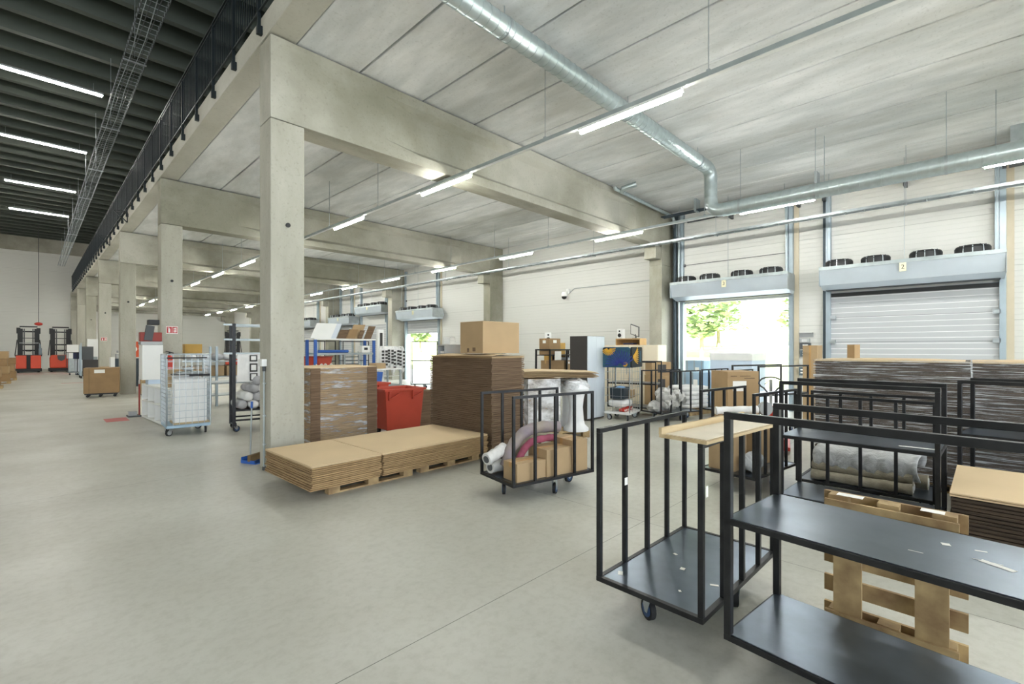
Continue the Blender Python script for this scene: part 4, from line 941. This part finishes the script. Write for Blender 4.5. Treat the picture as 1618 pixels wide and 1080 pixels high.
part(t, 'frame', MB().cb(0, 0, .24, .03, .34, .34, 0, 18, -20), 'dark_grey', bevel=.004); part(t, 'screen', MB().cb(-.018, .0, .24, .008, .29, .29, 0, 18, -20), 'white_board', 'pale screen'); part(t, 'stand', MB().bar((.05, 0, 0), (.02, 0, .2), .03).box(-.06, .1, -.06, .06, 0, .01), 'dark_grey')
# rack with boxes left of the wardrobe
t = thing('steel_rack', 'black tube shelf rack with papers, between the tower and the wardrobe', 'rack', (9.75, 8.1, 0), 0)
for x in (0, .73, 1.46):
    for y in (0, .5): part(t, 'post', MB().box(x - .02, x + .02, y - .02, y + .02, 0, 1.68), 'cart_steel')
for z in (.5, 1.0, 1.50): part(t, 'shelf', MB().box(-.02, 1.48, -.02, .52, z, z + .025), 'cart_steel')
part(t, 'top_rail', MB().box(-.02, 1.48, -.02, .02, 1.64, 1.68).box(-.02, 1.48, .48, .52, 1.64, 1.68).box(-.02, .02, 0, .5, 1.64, 1.68).box(1.44, 1.48, 0, .5, 1.64, 1.68), 'cart_steel')
carton('kraft box on the upper shelf of the black rack, left, with paper notes', (10.02, 8.33, 1.53), 0, .48, .36, .44, 'card_dark', lab=True)
carton('two toned kraft box behind the speaker on the black rack shelf', (10.75, 8.75, 1.0), 0, .62, .3, .86, 'card_yellow')
carton('small kraft box with white tape on the middle shelf of the rack', (10.62, 8.28, 1.03), 0, .24, .3, .33, 'card_kraft', lab=True)
carton('wide kraft box on the middle shelf of the rack, left', (10.1, 8.3, 1.03), 0, .6, .34, .34, 'card_dark')
t = thing('paper_pile', 'loose pile of white papers on the small box in the rack', 'papers', (10.62, 8.28, 1.366), 0)
for k in range(5): part(t, 'sheet', MB().cb(.01*k, 0, .008 + .016*k, .32, .26, .012, 9*k), 'paper' if k % 2 else 'silver_board')
for x, lb, m in ((10.05, 'white note hanging at the left of the black rack', 'paper'), (11.0, 'yellow note hanging at the right of the black rack', 'label_yellow')):
    solo('note_sheet', MB().box(-.14, .14, 0, .003, 0, .24), m, lb, 'note', (x, 8.065, 1.38))
t = speaker('small white speaker standing behind the black rack', (10.62, 8.9, 1.863))
t.rotation_euler = (0, 0, R(45))
t = thing('printer', 'black printer on a white desk beside the wardrobe', 'printer', (11.75, 8.6, 0), 0)
part(t, 'desk', MB().box(-.3, .6, -.3, .3, 1.0, 1.03).box(-.3, -.27, -.3, .3, 0, 1.0).box(.57, .6, -.3, .3, 0, 1.0), 'white_board'); part(t, 'printer_body', MB().box(-.2, .25, -.2, .2, 1.03, 1.28), 'black_plastic', bevel=.02); part(t, 'paper_tray', MB().box(-.3, -.2, -.15, .15, 1.05, 1.07), 'paper')
# ================================================================== PALLET WITH STATUES AND WRAPPED STACK
pallet('timber pallet under the white wrapped figures and wrapped stack', (7.15, 5.92, 0), -30, 1.25, .9, .13)
t = wrapped('brown wrapped stack on the pallet with white figures', (6.93, 6.08, 0), -30, .62, .8, .132, 1.12, 24, film='wrap_milky', m='card_edge')
def bal(lbl, x, y):
    t = thing('wrapped_pedestal', lbl, 'pedestal', (x, y, .132), 0, 'white wrapped pedestals')
    part(t, 'pedestal', MB().lathe([(.24, 0), (.24, .05), (.17, .12), (.15, .2), (.13, .45), (.15, .62), (.17, .70), (.24, .76), (.25, .80), (.22, .84), (.20, .95), (.001, .99)], n=20), 'white_foam')
    part(t, 'wrapping', MB().blob(0, 0, .86, .26, .24, .13, .16, 16, 8), 'wrap_milky')
bal('white foam wrapped pedestal at the right of the pallet', 7.66, 5.86)
bal('white foam wrapped pedestal standing left of the other one', 7.30, 5.42)
g = [MB().prism([(-.78, .02), (-.3, .03), (.3, .015), (.8, .0), (.8, .008), (.3, .024), (-.3, .04), (-.78, .03)], -.45, .45, 'XZ') for _ in range(1)][0]
for k in range(6):
    o = solo('flat_carton', g, 'card_top' if k == 5 else 'card', 'one of the cardboard sheets lying over the wrapped figures' if k < 5 else 'top cardboard sheet lying over the white wrapped figures', 'cardboard', (7.15 + random.uniform(-.03, .03), 5.92 + random.uniform(-.03, .03), 1.135 + .021*k), -35 + random.uniform(-5, 5), 'cardboard sheets over the wrapped figures')
t = thing('hand_truck', 'blue hand truck with a white strap behind the cardboard tower', 'hand truck', (6.30, 6.25, 0), -45)
part(t, 'frame', MB().tube([(-.17, 0, .08), (-.17, .02, 1.05), (0, .03, 1.15), (.17, .02, 1.05), (.17, 0, .08)], .018, 10).bar((-.17, .01, .5), (.17, .01, .5), .03).bar((-.17, .01, .25), (.17, .01, .25), .03), 'blue_plastic')
part(t, 'back_plate', MB().box(-.17, .17, -.01, .0, .72, 1.0), 'blue_light'); part(t, 'strap', MB().tube([(.1, -.03, .7), (-.05, -.05, .5), (-.03, -.05, .25), (.1, -.03, .1)], .03, 8), 'paper')
part(t, 'toe_plate', MB().box(-.17, .17, -.25, 0, .012, .02), 'blue_plastic')
for x in (-.2, .2): part(t, 'wheel', MB().tube([(x - .02, .05, .1), (x + .02, .05, .1)], .1, 16), 'rubber')
# ================================================================== LEFT: BROOM, BLACK CART, WHITE SHELF, CABINET
t = thing('dustpan', 'blue dustpan with an upright handle on the floor left of the nearest column', 'dustpan', (2.33, 7.72, 0), 25)
part(t, 'pan', MB().prism([(-.14, 0), (.14, 0), (.14, .012), (-.14, .012)], -.2, .08, 'XZ').box(-.14, .14, .07, .08, .01, .09).box(-.145, -.135, -.18, .08, .01, .05).box(.135, .145, -.18, .08, .01, .05), 'blue_plastic')
part(t, 'pole', MB().tube([(0, .06, .05), (.0, .03, .86)], .011, 8), 'galvanised'); part(t, 'bristles', MB().cb(-.02, -.06, .08, .26, .05, .09, 10), 'pallet_dark'); part(t, 'grip', MB().tube([(0, .031, .8), (0, .028, .90)], .017, 8), 'blue_plastic')
t = thing('tall_rail_cart', 'tall black steel cart with high rails, stacked with white bags, left of the nearest column', 'cart', (3.53, 10.88, 0), -10)
for x in (-.62, .62):
    for y in (-.32, .32): part(t, 'post', MB().box(x - .03, x + .03, y - .03, y + .03, .1, 2.2 if x < 0 else 2.1), 'cart_steel')
for z in (.22, .42, 1.58, 1.86, 2.16): part(t, 'cross_rail', MB().box(-.80 if z > 1.5 else -.62, .62, -.34, -.30, z, z + .035).box(-.62, .62, .30, .34, z, z + .03), 'galv_dull' if z > 1.5 else 'cart_steel')
part(t, 'deck', MB().box(-.6, .6, -.3, .3, .42, .44), 'cart_steel')
for x in (-.6, .6):
    for y in (-.3, .3): caster(t, x, y, .12, 30)
random.seed(11)
for k in range(13):
    r_ = .095; row = [5, 4, 3, 1]; kk = k; lv = 0
    while kk >= row[lv]: kk -= row[lv]; lv += 1
    x = 3.02 + kk*.20 + lv*.09; z = .545 + lv*.165
    o = solo('rolled_bag', MB().tube([(0, -.34, 0), (0, -.30, .0), (0, .2, .01), (0, .3, 0)], [.05, r_, r_*.98, .06], 12), 'textile_white' if k % 3 else 'textile_grey', 'rolled white textile bag in the pile on the tall black cart', 'bag', (x, 10.95 - .01*k - (x - 3.1)*.12, z), random.uniform(-8, 8), 'rolled bags on the tall black cart')
t = thing('printed_banner', 'white cloth banner with black square prints hanging from the tall cart', 'banner', (3.20, 10.60, 1.02), -10)
vs = []; N = 8
for i in range(9):
    for k in range(N+1): vs.append((-.28*(1 + .06*(8-i)/8) + .56*k/N, .012*math.sin(k*1.7) - .01*(8 - i)*.5, .56*i/8))
part(t, 'cloth', MB().add(vs, [(i*(N+1)+k, i*(N+1)+k+1, (i+1)*(N+1)+k+1, (i+1)*(N+1)+k) for i in range(8) for k in range(N)], smooth=True), 'textile_white')
part(t, 'square_print', MB().box(-.07, .07, -.065, -.058, .02, .17).box(-.07, .07, -.055, -.045, .20, .37).box(-.07, .07, -.035, -.028, .41, .54), 'charcoal')
part(t, 'square_print_inner', MB().box(-.045, .045, -.069, -.065, .04, .15).box(-.045, .045, -.06, -.055, .23, .34).box(-.045, .045, -.039, -.035, .44, .52), 'textile_white')
# table behind with boxes and bags
t = thing('work_table', 'grey work table behind the tall black cart', 'table', (3.7, 13.0, 0), 0)
part(t, 'top', MB().box(-.9, .9, -.4, .4, .86, .90), 'galv_dull')
for x in (-.85, .85):
    for y in (-.35, .35): part(t, 'leg', MB().box(x - .025, x + .025, y - .025, y + .025, 0, .86), 'steel_blue')
t = thing('storage_rack', 'long background rack with stacked white bags and cartons, behind the cart and cage', 'rack', (3.9, 16.2, 0), 0)
for x in (-1.6, -.1, 1.5):
    for y in (-.35, .35): part(t, 'upright', MB().box(x - .03, x + .03, y - .03, y + .03, 0, 1.75), 'steel_blue')
for z in (.3, .85, 1.3): part(t, 'shelf', MB().box(-1.6, 1.5, -.38, .38, z, z + .03), 'galv_dull')
random.seed(5)
for k in range(7):
    x = 2.55 + .43*k
    carton('kraft carton on the lowest shelf of the long background rack', (x, 16.2, .885), 0, .36, .5, .3, 'card', 'cartons on the background rack', flap=False, lab=False)
for k in range(9):
    solo('white_bag', MB().blob(0, 0, .115, .16, .24, .10, .08, 14, 8, sq=.7), 'textile_white' if k % 4 else 'textile_grey', 'white bag on the upper shelf of the long background rack', 'bag', (2.5 + .34*k, 16.15, 1.335), 0, 'bags on the background rack')
for k in range(4): solo('folded_stack', MB().blob(0, 0, .04, .16, .2, .045, .05, 12, 6, sq=.5), 'textile_white', 'folded white textile in the small pile left on the background rack', 'textile', (2.78, 16.1, 1.55 + .085*k), 0, 'folded pile on the background rack')
carton('mustard coloured carton on the background rack, left of the far forklift mast', (3.25, 16.1, 1.56), 0, .42, .3, .26, 'card_yellow')
# white low shelf unit and white cabinet near second column
t = thing('shelf_unit', 'low white open shelf unit left of the roll cage', 'shelf unit', (1.98, 13.3, 0), 3)
part(t, 'frame', MB().box(-.02, .36, -1.3, 1.3, .80, .84).box(-.02, .36, -1.3, 1.3, .02, .06).box(-.02, .36, -1.3, 1.3, .42, .45).box(.34, .36, -1.3, 1.3, .06, .8), 'white_board')
for y in (-1.3, -.66, 0, .66, 1.27): part(t, 'divider', MB().box(-.02, .34, y, y + .03, .06, .80), 'white_board')
carton('kraft carton standing on the low white shelf unit, seen through the roll cage', (2.2, 12.75, .842), 2, .32, .5, .38, 'card')
t = thing('box_cabinet', 'white box cabinet on a pale blue stand between the second and third columns', 'cabinet', (1.98, 14.2, 0), 0)
part(t, 'case', MB().box(-.16, .24, -.25, .25, .95, 1.78), 'white_board', bevel=.006); part(t, 'stand', MB().box(-.04, .2, -.2, .2, .845, .95), 'pale_blue')
t = thing('cash_drawer', 'flat grey box on top of the white cabinet', 'box', (2.0, 14.2, 1.783), 0); part(t, 'case', MB().box(-.2, .22, -.22, .2, 0, .08), 'grey_plastic', bevel=.005); part(t, 'slot', MB().box(-.203, -.2, -.15, .15, .03, .05), 'dark_grey')
t = thing('desk_scanner', 'dark red and black device tower on the white cabinet, before the second column', 'device', (2.0, 14.2, 1.866), 0)
part(t, 'base_box', MB().box(-.2, .22, -.12, .12, 0, .22), 'red_dark', bevel=.01); part(t, 'holder', MB().cb(-.03, -.1, .2, .16, .1, .36, 0, 0, 8), 'dark_grey'); part(t, 'screen_unit', MB().box(-.05, .17, -.14, .1, .40, .52), 'black_plastic', bevel=.01)
t = thing('floor_scale', 'small grey device on the floor by the red floor line', 'device', (1.78, 14.98, 0), 0); part(t, 'base', MB().box(-.12, .14, -.2, .2, 0, .03), 'dark_grey'); part(t, 'box', MB().box(-.10, .06, -.1, .1, .03, .13), 'grey_plastic'); part(t, 'column', MB().box(.10, .13, -.02, .02, .03, .8), 'red_dark')
# boxes at the third column
t = thing('carton', 'large brown carton on a black dolly in front of the third column', 'box', (1.78, 22.0, .14), -8); part(t, 'body', MB().box(-.50, .44, -.36, .36, 0, .88), 'card_dark', bevel=.008); part(t, 'shipping_label', MB().box(-.22, .06, -.364, -.36, .70, .82), 'paper', 'white label'); part(t, 'fold_line', MB().box(-.36, -.352, -.3625, -.36, 0, .88), 'card_brown_edge')
t = thing('dolly', 'black dolly under the large brown carton', 'dolly', (1.76, 22.0, 0), -8); part(t, 'frame', MB().box(-.46, .42, -.3, .3, .09, .138), 'black_plastic')
for x in (-.38, -.05, .34):
    for y in (-.24, .24): part(t, 'wheel', MB().tube([(x, y - .02, .045), (x, y + .02, .045)], .045, 12), 'rubber')
carton('open carton on the floor right of the third column', (3.0, 21.0, .1), -5, .62, .5, .55, 'card', None, False, False)
carton('carton behind the open one, right of the third column', (3.25, 22.4, .5), 0, .6, .5, .5, 'card')
solo('dolly', MB().box(-.3, .3, -.25, .25, .05, .10).box(-.2, -.1, -.2, .2, 0, .05).box(.1, .2, -.2, .2, 0, .05), 'black_plastic', 'black dolly under the open carton right of the third column', 'dolly', (3.0, 21.0, 0), -5)
solo('crate', MB().box(-.3, .3, -.25, .25, 0, .5), 'card_dark', 'dark kraft crate below the rear carton right of the third column', 'box', (3.25, 22.4, 0))
t = thing('printed_banner', 'orange banner with white round marks, between second and third columns', 'banner', (3.15, 23.9, 1.35), 0)
part(t, 'cloth', MB().box(-.45, .35, -.01, .01, 0, .62), 'banner_orange'); part(t, 'round_mark', MB().tube([(-.30, -.012, .32), (-.30, -.018, .32)], .11, 16).tube([(-.02, -.012, .34), (-.02, -.018, .34)], .13, 16), 'paper')
part(t, 'stand', MB().box(-.46, -.43, .0, .03, -1.35, .62).box(.33, .36, .0, .03, -1.35, .62), 'galv_dull')
t = solo('white_bag', MB().blob(0, 0, .45, .4, .35, .45, .15, 16, 10), 'textile_white', 'big white sack under the orange banner', 'bag', (3.3, 23.2, 0))
t = thing('dark_cabinet', 'dark cabinet with stacked trays between third and fourth columns', 'cabinet', (2.95, 27.0, 0), 0); part(t, 'case', MB().box(-.4, .5, -.3, .3, 0, 1.25), 'dark_track'); part(t, 'side_panel', MB().box(-.55, -.41, -.3, .3, 0, 1.3), 'white_board'); part(t, 'trays', MB().box(-.35, .3, -.25, .25, 1.25, 1.45).box(-.3, .25, -.2, .25, 1.5, 1.6), 'grey_plastic')
carton('open top carton stack beside the fourth column', (2.55, 28.6, 0), 0, .7, .5, .85, 'card_kraft', None, False, False)
# ================================================================== FAR: FORKLIFTS AND CARTS
def forklift(lbl, loc, rz, kind):
    t = thing('forklift', lbl, 'forklift', loc, rz, 'orange reach trucks')
    if kind == 0:
        b = part(t, 'body', MB().box(-.62, -.10, -.9, .2, .28, 1.20).box(.10, .62, -.9, .2, .28, 1.20), 'forklift_orange', bevel=.03)
        part(t, 'centre_gap', MB().box(-.10, .10, -.8, .2, .15, 1.20).box(-.66, .66, -.85, .25, 1.14, 1.24), 'black_plastic')
        part(t, 'side_console', MB().box(.5, .66, -.6, .2, 1.24, 1.70).box(.52, .62, -.6, -.3, 1.7, 2.0), 'screen_grey')
        part(t, 'overhead_bar', MB().box(-.45, .5, -.5, -.45, 2.05, 2.1), 'grey_plastic')
    else:
        b = part(t, 'body', MB().prism([(-.58, .28), (.58, .28), (.60, 1.0), (.52, 1.22), (-.52, 1.22), (-.60, 1.0)], -.9, .2, 'XZ'), 'forklift_orange', bevel=.06)
        part(t, 'front_badge', MB().prism([(-.22, 1.2), (.22, 1.2), (.18, .9), (0, .78), (-.18, .9)], -.93, -.90, 'XZ'), 'dark_grey')
    part(t, 'bumper', MB().box(-.66, .66, -.92, .3, .07, .28), 'black_plastic', bevel=.02)
    for s_ in (-1, 1):
        part(t, 'mast_rail', MB().box(s_*.42 - .13, s_*.42 + .13, .25, .45, .1, 3.10).box(s_*.5 - .1, s_*.5 + .1, .22, .46, 2.75, 3.16), 'black_plastic')
        part(t, 'cylinder', MB().tube([(s_*.22, .3, .3), (s_*.22, .3, 3.1)], .03, 8), 'dark_grey')
        part(t, 'guard_post', MB().bar((s_*.66, -.3, 1.2), (s_*.56, .2, 2.3), .045), 'black_plastic')
        part(t, 'wheel', MB().tube([(s_*.5 - .06, -.4, .13), (s_*.5 + .06, -.4, .13)], .13, 14), 'rubber')
        part(t, 'fork', MB().box(s_*.3 - .06, s_*.3 + .06, .45, 1.5, .1, .15), 'dark_grey')
    for z in (1.5, 1.92, 2.4, 2.85, 3.2): part(t, 'mast_crossbar', MB().box(-.45, .45, .3, .36, z, z + (.09 if z != 2.4 else .05)), 'black_plastic')
    part(t, 'hose', MB().tube([(-.2, .28, 1.6), (-.1, .26, 1.48), (0, .25, 1.45), (.1, .26, 1.48), (.2, .28, 1.6)], .015, 6), 'black_plastic')
    return t
forklift('leftmost orange reach truck with split red panels and black mast', (-.15, 47.9, 0), 0, 0)
forklift('orange reach truck with rounded front, nearer the far columns', (1.50, 47.9, 0), 0, 1)
forklift('reach truck far back under the mezzanine, only its black mast visible', (12.4, 46.5, 0), -12, 1)
t = thing('tool_trolley', 'grey panel trolley with a white sheet, beside the far columns', 'trolley', (1.95, 35.9, 0), 0)
part(t, 'frame', MB().bar((0, 0, .15), (0, 0, 2.0), .05).bar((0, .0, .15), (.1, 1.1, .15), .06).bar((0, 1.0, .15), (0, 1.0, 1.9), .05), 'steel_blue'); part(t, 'panel', MB().box(.05, .55, .4, .45, 1.05, 1.8), 'dark_grey'); part(t, 'lower_box', MB().box(.1, .75, .3, .8, .1, 1.05), 'charcoal')
for y in (0, 1.0): part(t, 'wheel', MB().tube([(-.03, y, .07), (.03, y, .07)], .07, 12), 'rubber')
t = thing('white_box_cabinet', 'white wall box on the side of the fifth column', 'cabinet', (2.55, 37.6, 1.0), 0); part(t, 'case', MB().box(-.25, .30, -.3, .3, .2, 1.25), 'white_board'); part(t, 'hanger_frame', MB().box(-.2, .2, -.2, .2, -1.0, .2), 'galv_dull')
t = thing('white_box_cabinet', 'smaller white sheet beside the right far reach truck', 'cabinet', (2.05, 44.8, 0), 0); part(t, 'case', MB().box(-.35, .25, -.1, .1, 1.0, 1.95), 'white_board'); part(t, 'foot', MB().box(-.3, .2, -.1, .1, 0, 1.0), 'galv_dull')
side_cart('small black barred cart beside the far reach truck', (2.0, 40.8, 0), 5, L=.9, D=.6, h=1.45, n=3)
t = thing('barrel', 'blue and white drum on the small far cart', 'barrel', (2.15, 40.8, .22), 0); part(t, 'body', MB().lathe([(.25, 0), (.26, .1), (.26, .7), (.24, .8), (.001, .8)]), 'silver_board'); part(t, 'lid_crate', MB().box(-.3, .3, -.25, .25, .81, 1.2), 'navy')
random.seed(21)
for k, (x, y, n, lb) in enumerate(((-1.25, 29.6, 3, 'nearest'), (-1.1, 33.4, 4, 'second'), (-.95, 36.6, 3, 'farthest'))):
    for j in range(n):
        carton('kraft carton in the ' + lb + ' pile at the left edge of the photo' + (', topmost' if j == n-1 else ''), (x + random.uniform(-.04, .04), y, .13 + .36*j), random.uniform(-5, 5), .7 - .03*j, .6, .35, 'card_kraft' if j % 2 else 'card_dark', 'carton pile at the left edge, ' + lb if j < n-1 else None, False, False)
    pallet('pallet under the ' + lb + ' carton pile at the left edge', (x, y, 0), 0, .8, .8, .13)
# ================================================================== BLUE RACK WITH SLANTED BOARDS, WHITE RACK
t = thing('blue_rack', 'blue and white packing rack with slanted dividers on top', 'rack', (5.92, 14.0, 0), 0)
for x in (0, 1.92):
    for y in (0, .6): part(t, 'upright', MB().box(x - .04, x + .04, y - .03, y + .03, 0, 1.98), 'rack_blue')
part(t, 'top_shelf', MB().box(-.05, 1.97, -.05, .65, 1.96, 2.0), 'white_board'); part(t, 'beam', MB().box(.04, 1.88, -.03, .03, 1.50, 1.56).box(.04, 1.88, .57, .63, 1.50, 1.56), 'galv_dull'); part(t, 'shelf', MB().box(.04, 1.88, 0, .6, .95, .98), 'white_board')
def slant(x, w, h_, m, lb, cat='board', nm='slanted_panel', lean=22):
    mt = Matrix.Rotation(R(lean), 4, 'Y'); g = MB(); g.box(0, w, 0, .02, 0, h_, Matrix.Translation((0, .0, 0)) @ mt)
    o = solo(nm, MB().prism([(0, 0), (w, 0), (w + h_*.42, h_), (h_*.42, h_)], 0, .03, 'XZ'), m, lb, cat, (5.92 + x, 14.05, 2.003), 0, 'slanted boards on the blue rack'); return o
slant(-.12, .62, .46, 'white_board', 'wide white board leaning on the blue rack, leftmost')
slant(.50, .16, .46, 'silver_board', 'narrow pale grey board leaning next to the wide white one')
slant(.70, .30, .28, 'card_brown_edge', 'short brown cardboard divider leaning right of the pale boards')
slant(.98, .30, .30, 'card_dark', 'second brown cardboard divider leaning, lower than the tan one')
o = slant(1.1, .40, .46, 'card', 'tan rounded cardboard panel leaning behind the brown dividers'); o.location.y = 14.12
slant(1.38, .14, .28, 'card_brown_edge', 'narrow brown divider in front of the tan panel')
slant(1.60, .24, .42, 'card_brown_edge', 'tall brown cardboard divider leaning rightmost on the blue rack')
solo('blue_tube', MB().tube([(0, 0, 0), (.95, 0, 0)], .045, 12), 'rack_blue', 'dark blue tube lying on the beam of the blue rack', 'tube', (6.0, 14.0, 1.607))
for k, (x, lb) in enumerate(((6.02, 'left white tape reel on the shelf of the blue rack'), (6.32, 'right white tape reel on the shelf of the blue rack'))):
    t = thing('tape_reel', lb, 'reel', (x, 14.0, .982), 0); part(t, 'flange', MB().tube([(-.10, 0, .13), (-.08, 0, .13)], .13, 18).tube([(.08, 0, .13), (.10, 0, .13)], .13, 18), 'white_board'); part(t, 'tape', MB().tube([(-.08, 0, .13), (.08, 0, .13)], .08, 18), 'dark_grey')
carton('flat kraft box on the shelf of the blue rack, right of the reels', (6.9, 14.1, .982), 0, .85, .4, .2, 'card', None, False, False)
t = thing('label_printer', 'small white label printer at the right end of the blue rack', 'printer', (7.55, 14.1, 1.565), 0); part(t, 'case', MB().box(-.14, .14, -.12, .12, 0, .22), 'white_board', bevel=.01); part(t, 'screen', MB().box(-.06, .06, -.123, -.12, .08, .16), 'black_plastic'); part(t, 'foot', MB().box(-.16, .16, -.13, .13, -.008, 0), 'grey_plastic')
t = thing('step_ladder', 'grey step ladder leaning behind the blue rack at its right end', 'ladder', (7.45, 14.9, 0), 0)
for s_ in (-.25, .25): part(t, 'ladder_rail', MB().bar((s_, -.25, 0), (s_ + .12, .1, 1.6), .05, .03), 'galv_dull')
for k in range(6): part(t, 'step', MB().box(-.23 + .02*k, .23 + .02*k, -.25 + .055*k, -.12 + .055*k, .2 + .24*k, .225 + .24*k), 'dark_grey')
t = thing('garment_rack', 'white wheeled rack hung with white and black striped bags, right of the blue rack', 'rack', (7.25, 12.0, 0), 0)
for x in (-.38, .38): part(t, 'upright', MB().tube([(x, 0, .1), (x, 0, 1.75)], .018, 8).bar((x, -.3, .1), (x, .3, .1), .035), 'white_board')
part(t, 'top_bar', MB().tube([(-.38, 0, 1.75), (.38, 0, 1.75)], .015, 8).tube([(-.38, 0, .9), (.38, 0, .9)], .012, 8), 'white_board')
for x in (-.38, .38):
    for y in (-.28, .28): part(t, 'wheel', MB().tube([(x - .015, y, .05), (x + .015, y, .05)], .05, 12), 'rubber')
random.seed(9)
for k in range(8):
    x = -.34 + .095*k; h_ = random.uniform(.55, .8)
    t = thing('striped_bag', 'white bag with black stripes hanging on the white garment rack', 'bag', (7.25 + x, 11.92 - .03*(k % 2), 1.74 - h_), 0, 'striped bags on the garment rack')
    part(t, 'bag', MB().blob(0, 0, h_/2, .055, .09, h_/2, .1, 10, 8, sq=.7), 'textile_white'); g = MB()
    for j in range(5): g.box(-.035, .035, -.095, -.085, h_*(.2 + .14*j), h_*(.2 + .14*j) + .06)
    part(t, 'stripes', g, 'charcoal')
solo('tall_tube', MB().box(-.09, .09, -.05, .05, 0, 2.25), 'white_board', 'tall white ladder-like post carton rising above the garment rack', 'tube', (7.15, 12.4, 0))
part(bpy.context.scene.objects['tall_tube'], 'black_marks', MB().box(-.04, .05, -.055, -.05, 1.5, 2.15), 'charcoal')
t = thing('packing_table', 'pale packing table with a blue bin below, between the wrapped stack and red bins', 'table', (5.9, 11.2, 0), 0)
part(t, 'top', MB().box(-.45, 1.0, -.35, .35, 1.14, 1.17), 'white_board')
for x in (-.42, .97):
    for y in (-.32, .32): part(t, 'leg', MB().box(x - .02, x + .02, y - .02, y + .02, 0, 1.14), 'galv_dull')
solo('blue_bin', MB().prism([(-.25, 0), (.25, 0), (.3, .35), (-.3, .35)], -.2, .2, 'XZ'), 'rack_blue', 'blue bin on the shelf under the pale packing table', 'bin', (5.95, 10.9, .75))
part(t, 'low_shelf', MB().box(-.4, .95, -.55, .3, .72, .748), 'galv_dull')
carton('low tan box on the pale packing table', (6.35, 11.15, 1.172), 10, .3, .3, .14, 'card', None, False, False)
# far red bins by the closed door
for k, (x, y, lb) in enumerate(((7.2, 18.0, 'left of the two far red bins by the closed door'), (7.75, 17.7, 'right of the two far red bins, behind its wire frame'))):
    t = thing('waste_bin', lb, 'bin', (x, y, .8), 0, 'far red bins'); part(t, 'tub', MB().prism([(-.2, 0), (.2, 0), (.28, .6), (-.28, .6)], -.25, .25, 'XZ'), 'red_plastic', bevel=.01); part(t, 'rim', MB().box(-.3, .3, -.28, .28, .56, .6), 'red_dark'); part(t, 'stand', MB().box(-.2, .2, -.2, .2, -.8, 0), 'dark_grey')
for k, (x, y) in enumerate(((8.0, 18.5), (9.6, 18.8), (11.6, 16.5), (12.1, 15.2))):
    shelf_cart(['thin framed cart behind the far red bins', 'thin framed cart between the blue rack and the far doors', 'framed cart in the far open doorway, left', 'framed cart in the far open doorway, right'][k], (x, y, 0), [20, -10, -40, -35][k], L=1.1, D=.6, h=2.0 if k < 3 else 1.6, zs=1.2, tb=.03)
# ================================================================== FLOOR TAPE
for k, (x0, x1, y0, y1, lb) in enumerate(((1.2, 1.62, 14.2, 14.9, 'red tape patch on the floor beside the second column'), (-.4, 1.9, 43.5, 43.7, 'farther red floor line before the reach trucks'), (1.0, 2.1, 31.4, 31.6, 'short red floor line near the fourth column'), (-1.2, 1.2, 45.6, 45.8, 'farthest red floor line at the reach trucks'))):
    solo('floor_tape', MB().box(x0, x1, y0, y1, 0.0005, .003), 'tape_red', lb, 'floor marking')
# ================================================================== OUTSIDE
struct('yard', MB().box(XW + .25, 60, -60, 90, -.3, -.02), 'asphalt')
vs = []; N = 24; Kx = 10; random.seed(4)
for i in range(N + 1):
    for k in range(Kx + 1): vs.append((22 + 4.5*k, -50 + 5.5*i, -.015 + (.5*k if k else 0)*.85 + (random.uniform(-.2, .2) if k else 0)))
struct('grass_bank', MB().add(vs, [(i*(Kx+1)+k, (i+1)*(Kx+1)+k, (i+1)*(Kx+1)+k+1, i*(Kx+1)+k+1) for i in range(N) for k in range(Kx)], smooth=True), 'grass')
def tree(x, y, z, h, kind, lbl):
    t = thing('tree', lbl, 'tree', (x, y, z), 0, 'trees outside the dock doors')
    part(t, 'trunk', MB().tube([(0, 0, 0), (.05, 0, h*.5), (0, 0, h*.9)], [.16, .10, .03], 8), 'bark')
    g = MB()
    for k in range(1500):
        u = random.random(); zz = h*(.18 + .82*u); rr = (h*.24*(1 - u)**.7 + .15) if kind else h*.28*math.sin(math.pi*min(1, u*.92 + .08))
        a = random.uniform(0, 6.28); q = rr*math.sqrt(random.uniform(.2, 1)); p = Vector((q*math.cos(a), q*math.sin(a), zz))
        mt = Matrix.Translation(p) @ Matrix.Rotation(random.uniform(0, 6.28), 4, 'Z') @ Matrix.Rotation(random.uniform(.2, 1.4), 4, 'X'); s_ = random.uniform(.2, .5)
        g.add([(-s_, 0, 0), (0, -s_*.5, 0), (s_, 0, .05), (0, s_*.5, 0)], [(0, 1, 2, 3)], mt)
    part(t, 'crown', g, 'foliage')
random.seed(31)
k = 0
for y in range(-14, 54, 3):
    x = (35 if k % 2 else 43) + random.uniform(-1.5, 1.5); yy = y + random.uniform(-1, 1) ; z = (x - 22)/4.5*.425 - .15
    tree(x, yy, z, random.uniform(6, 9.5), k % 3, 'pale green tree on the grass bank outside the dock doors'); k += 1
# ================================================================== WRAP UP
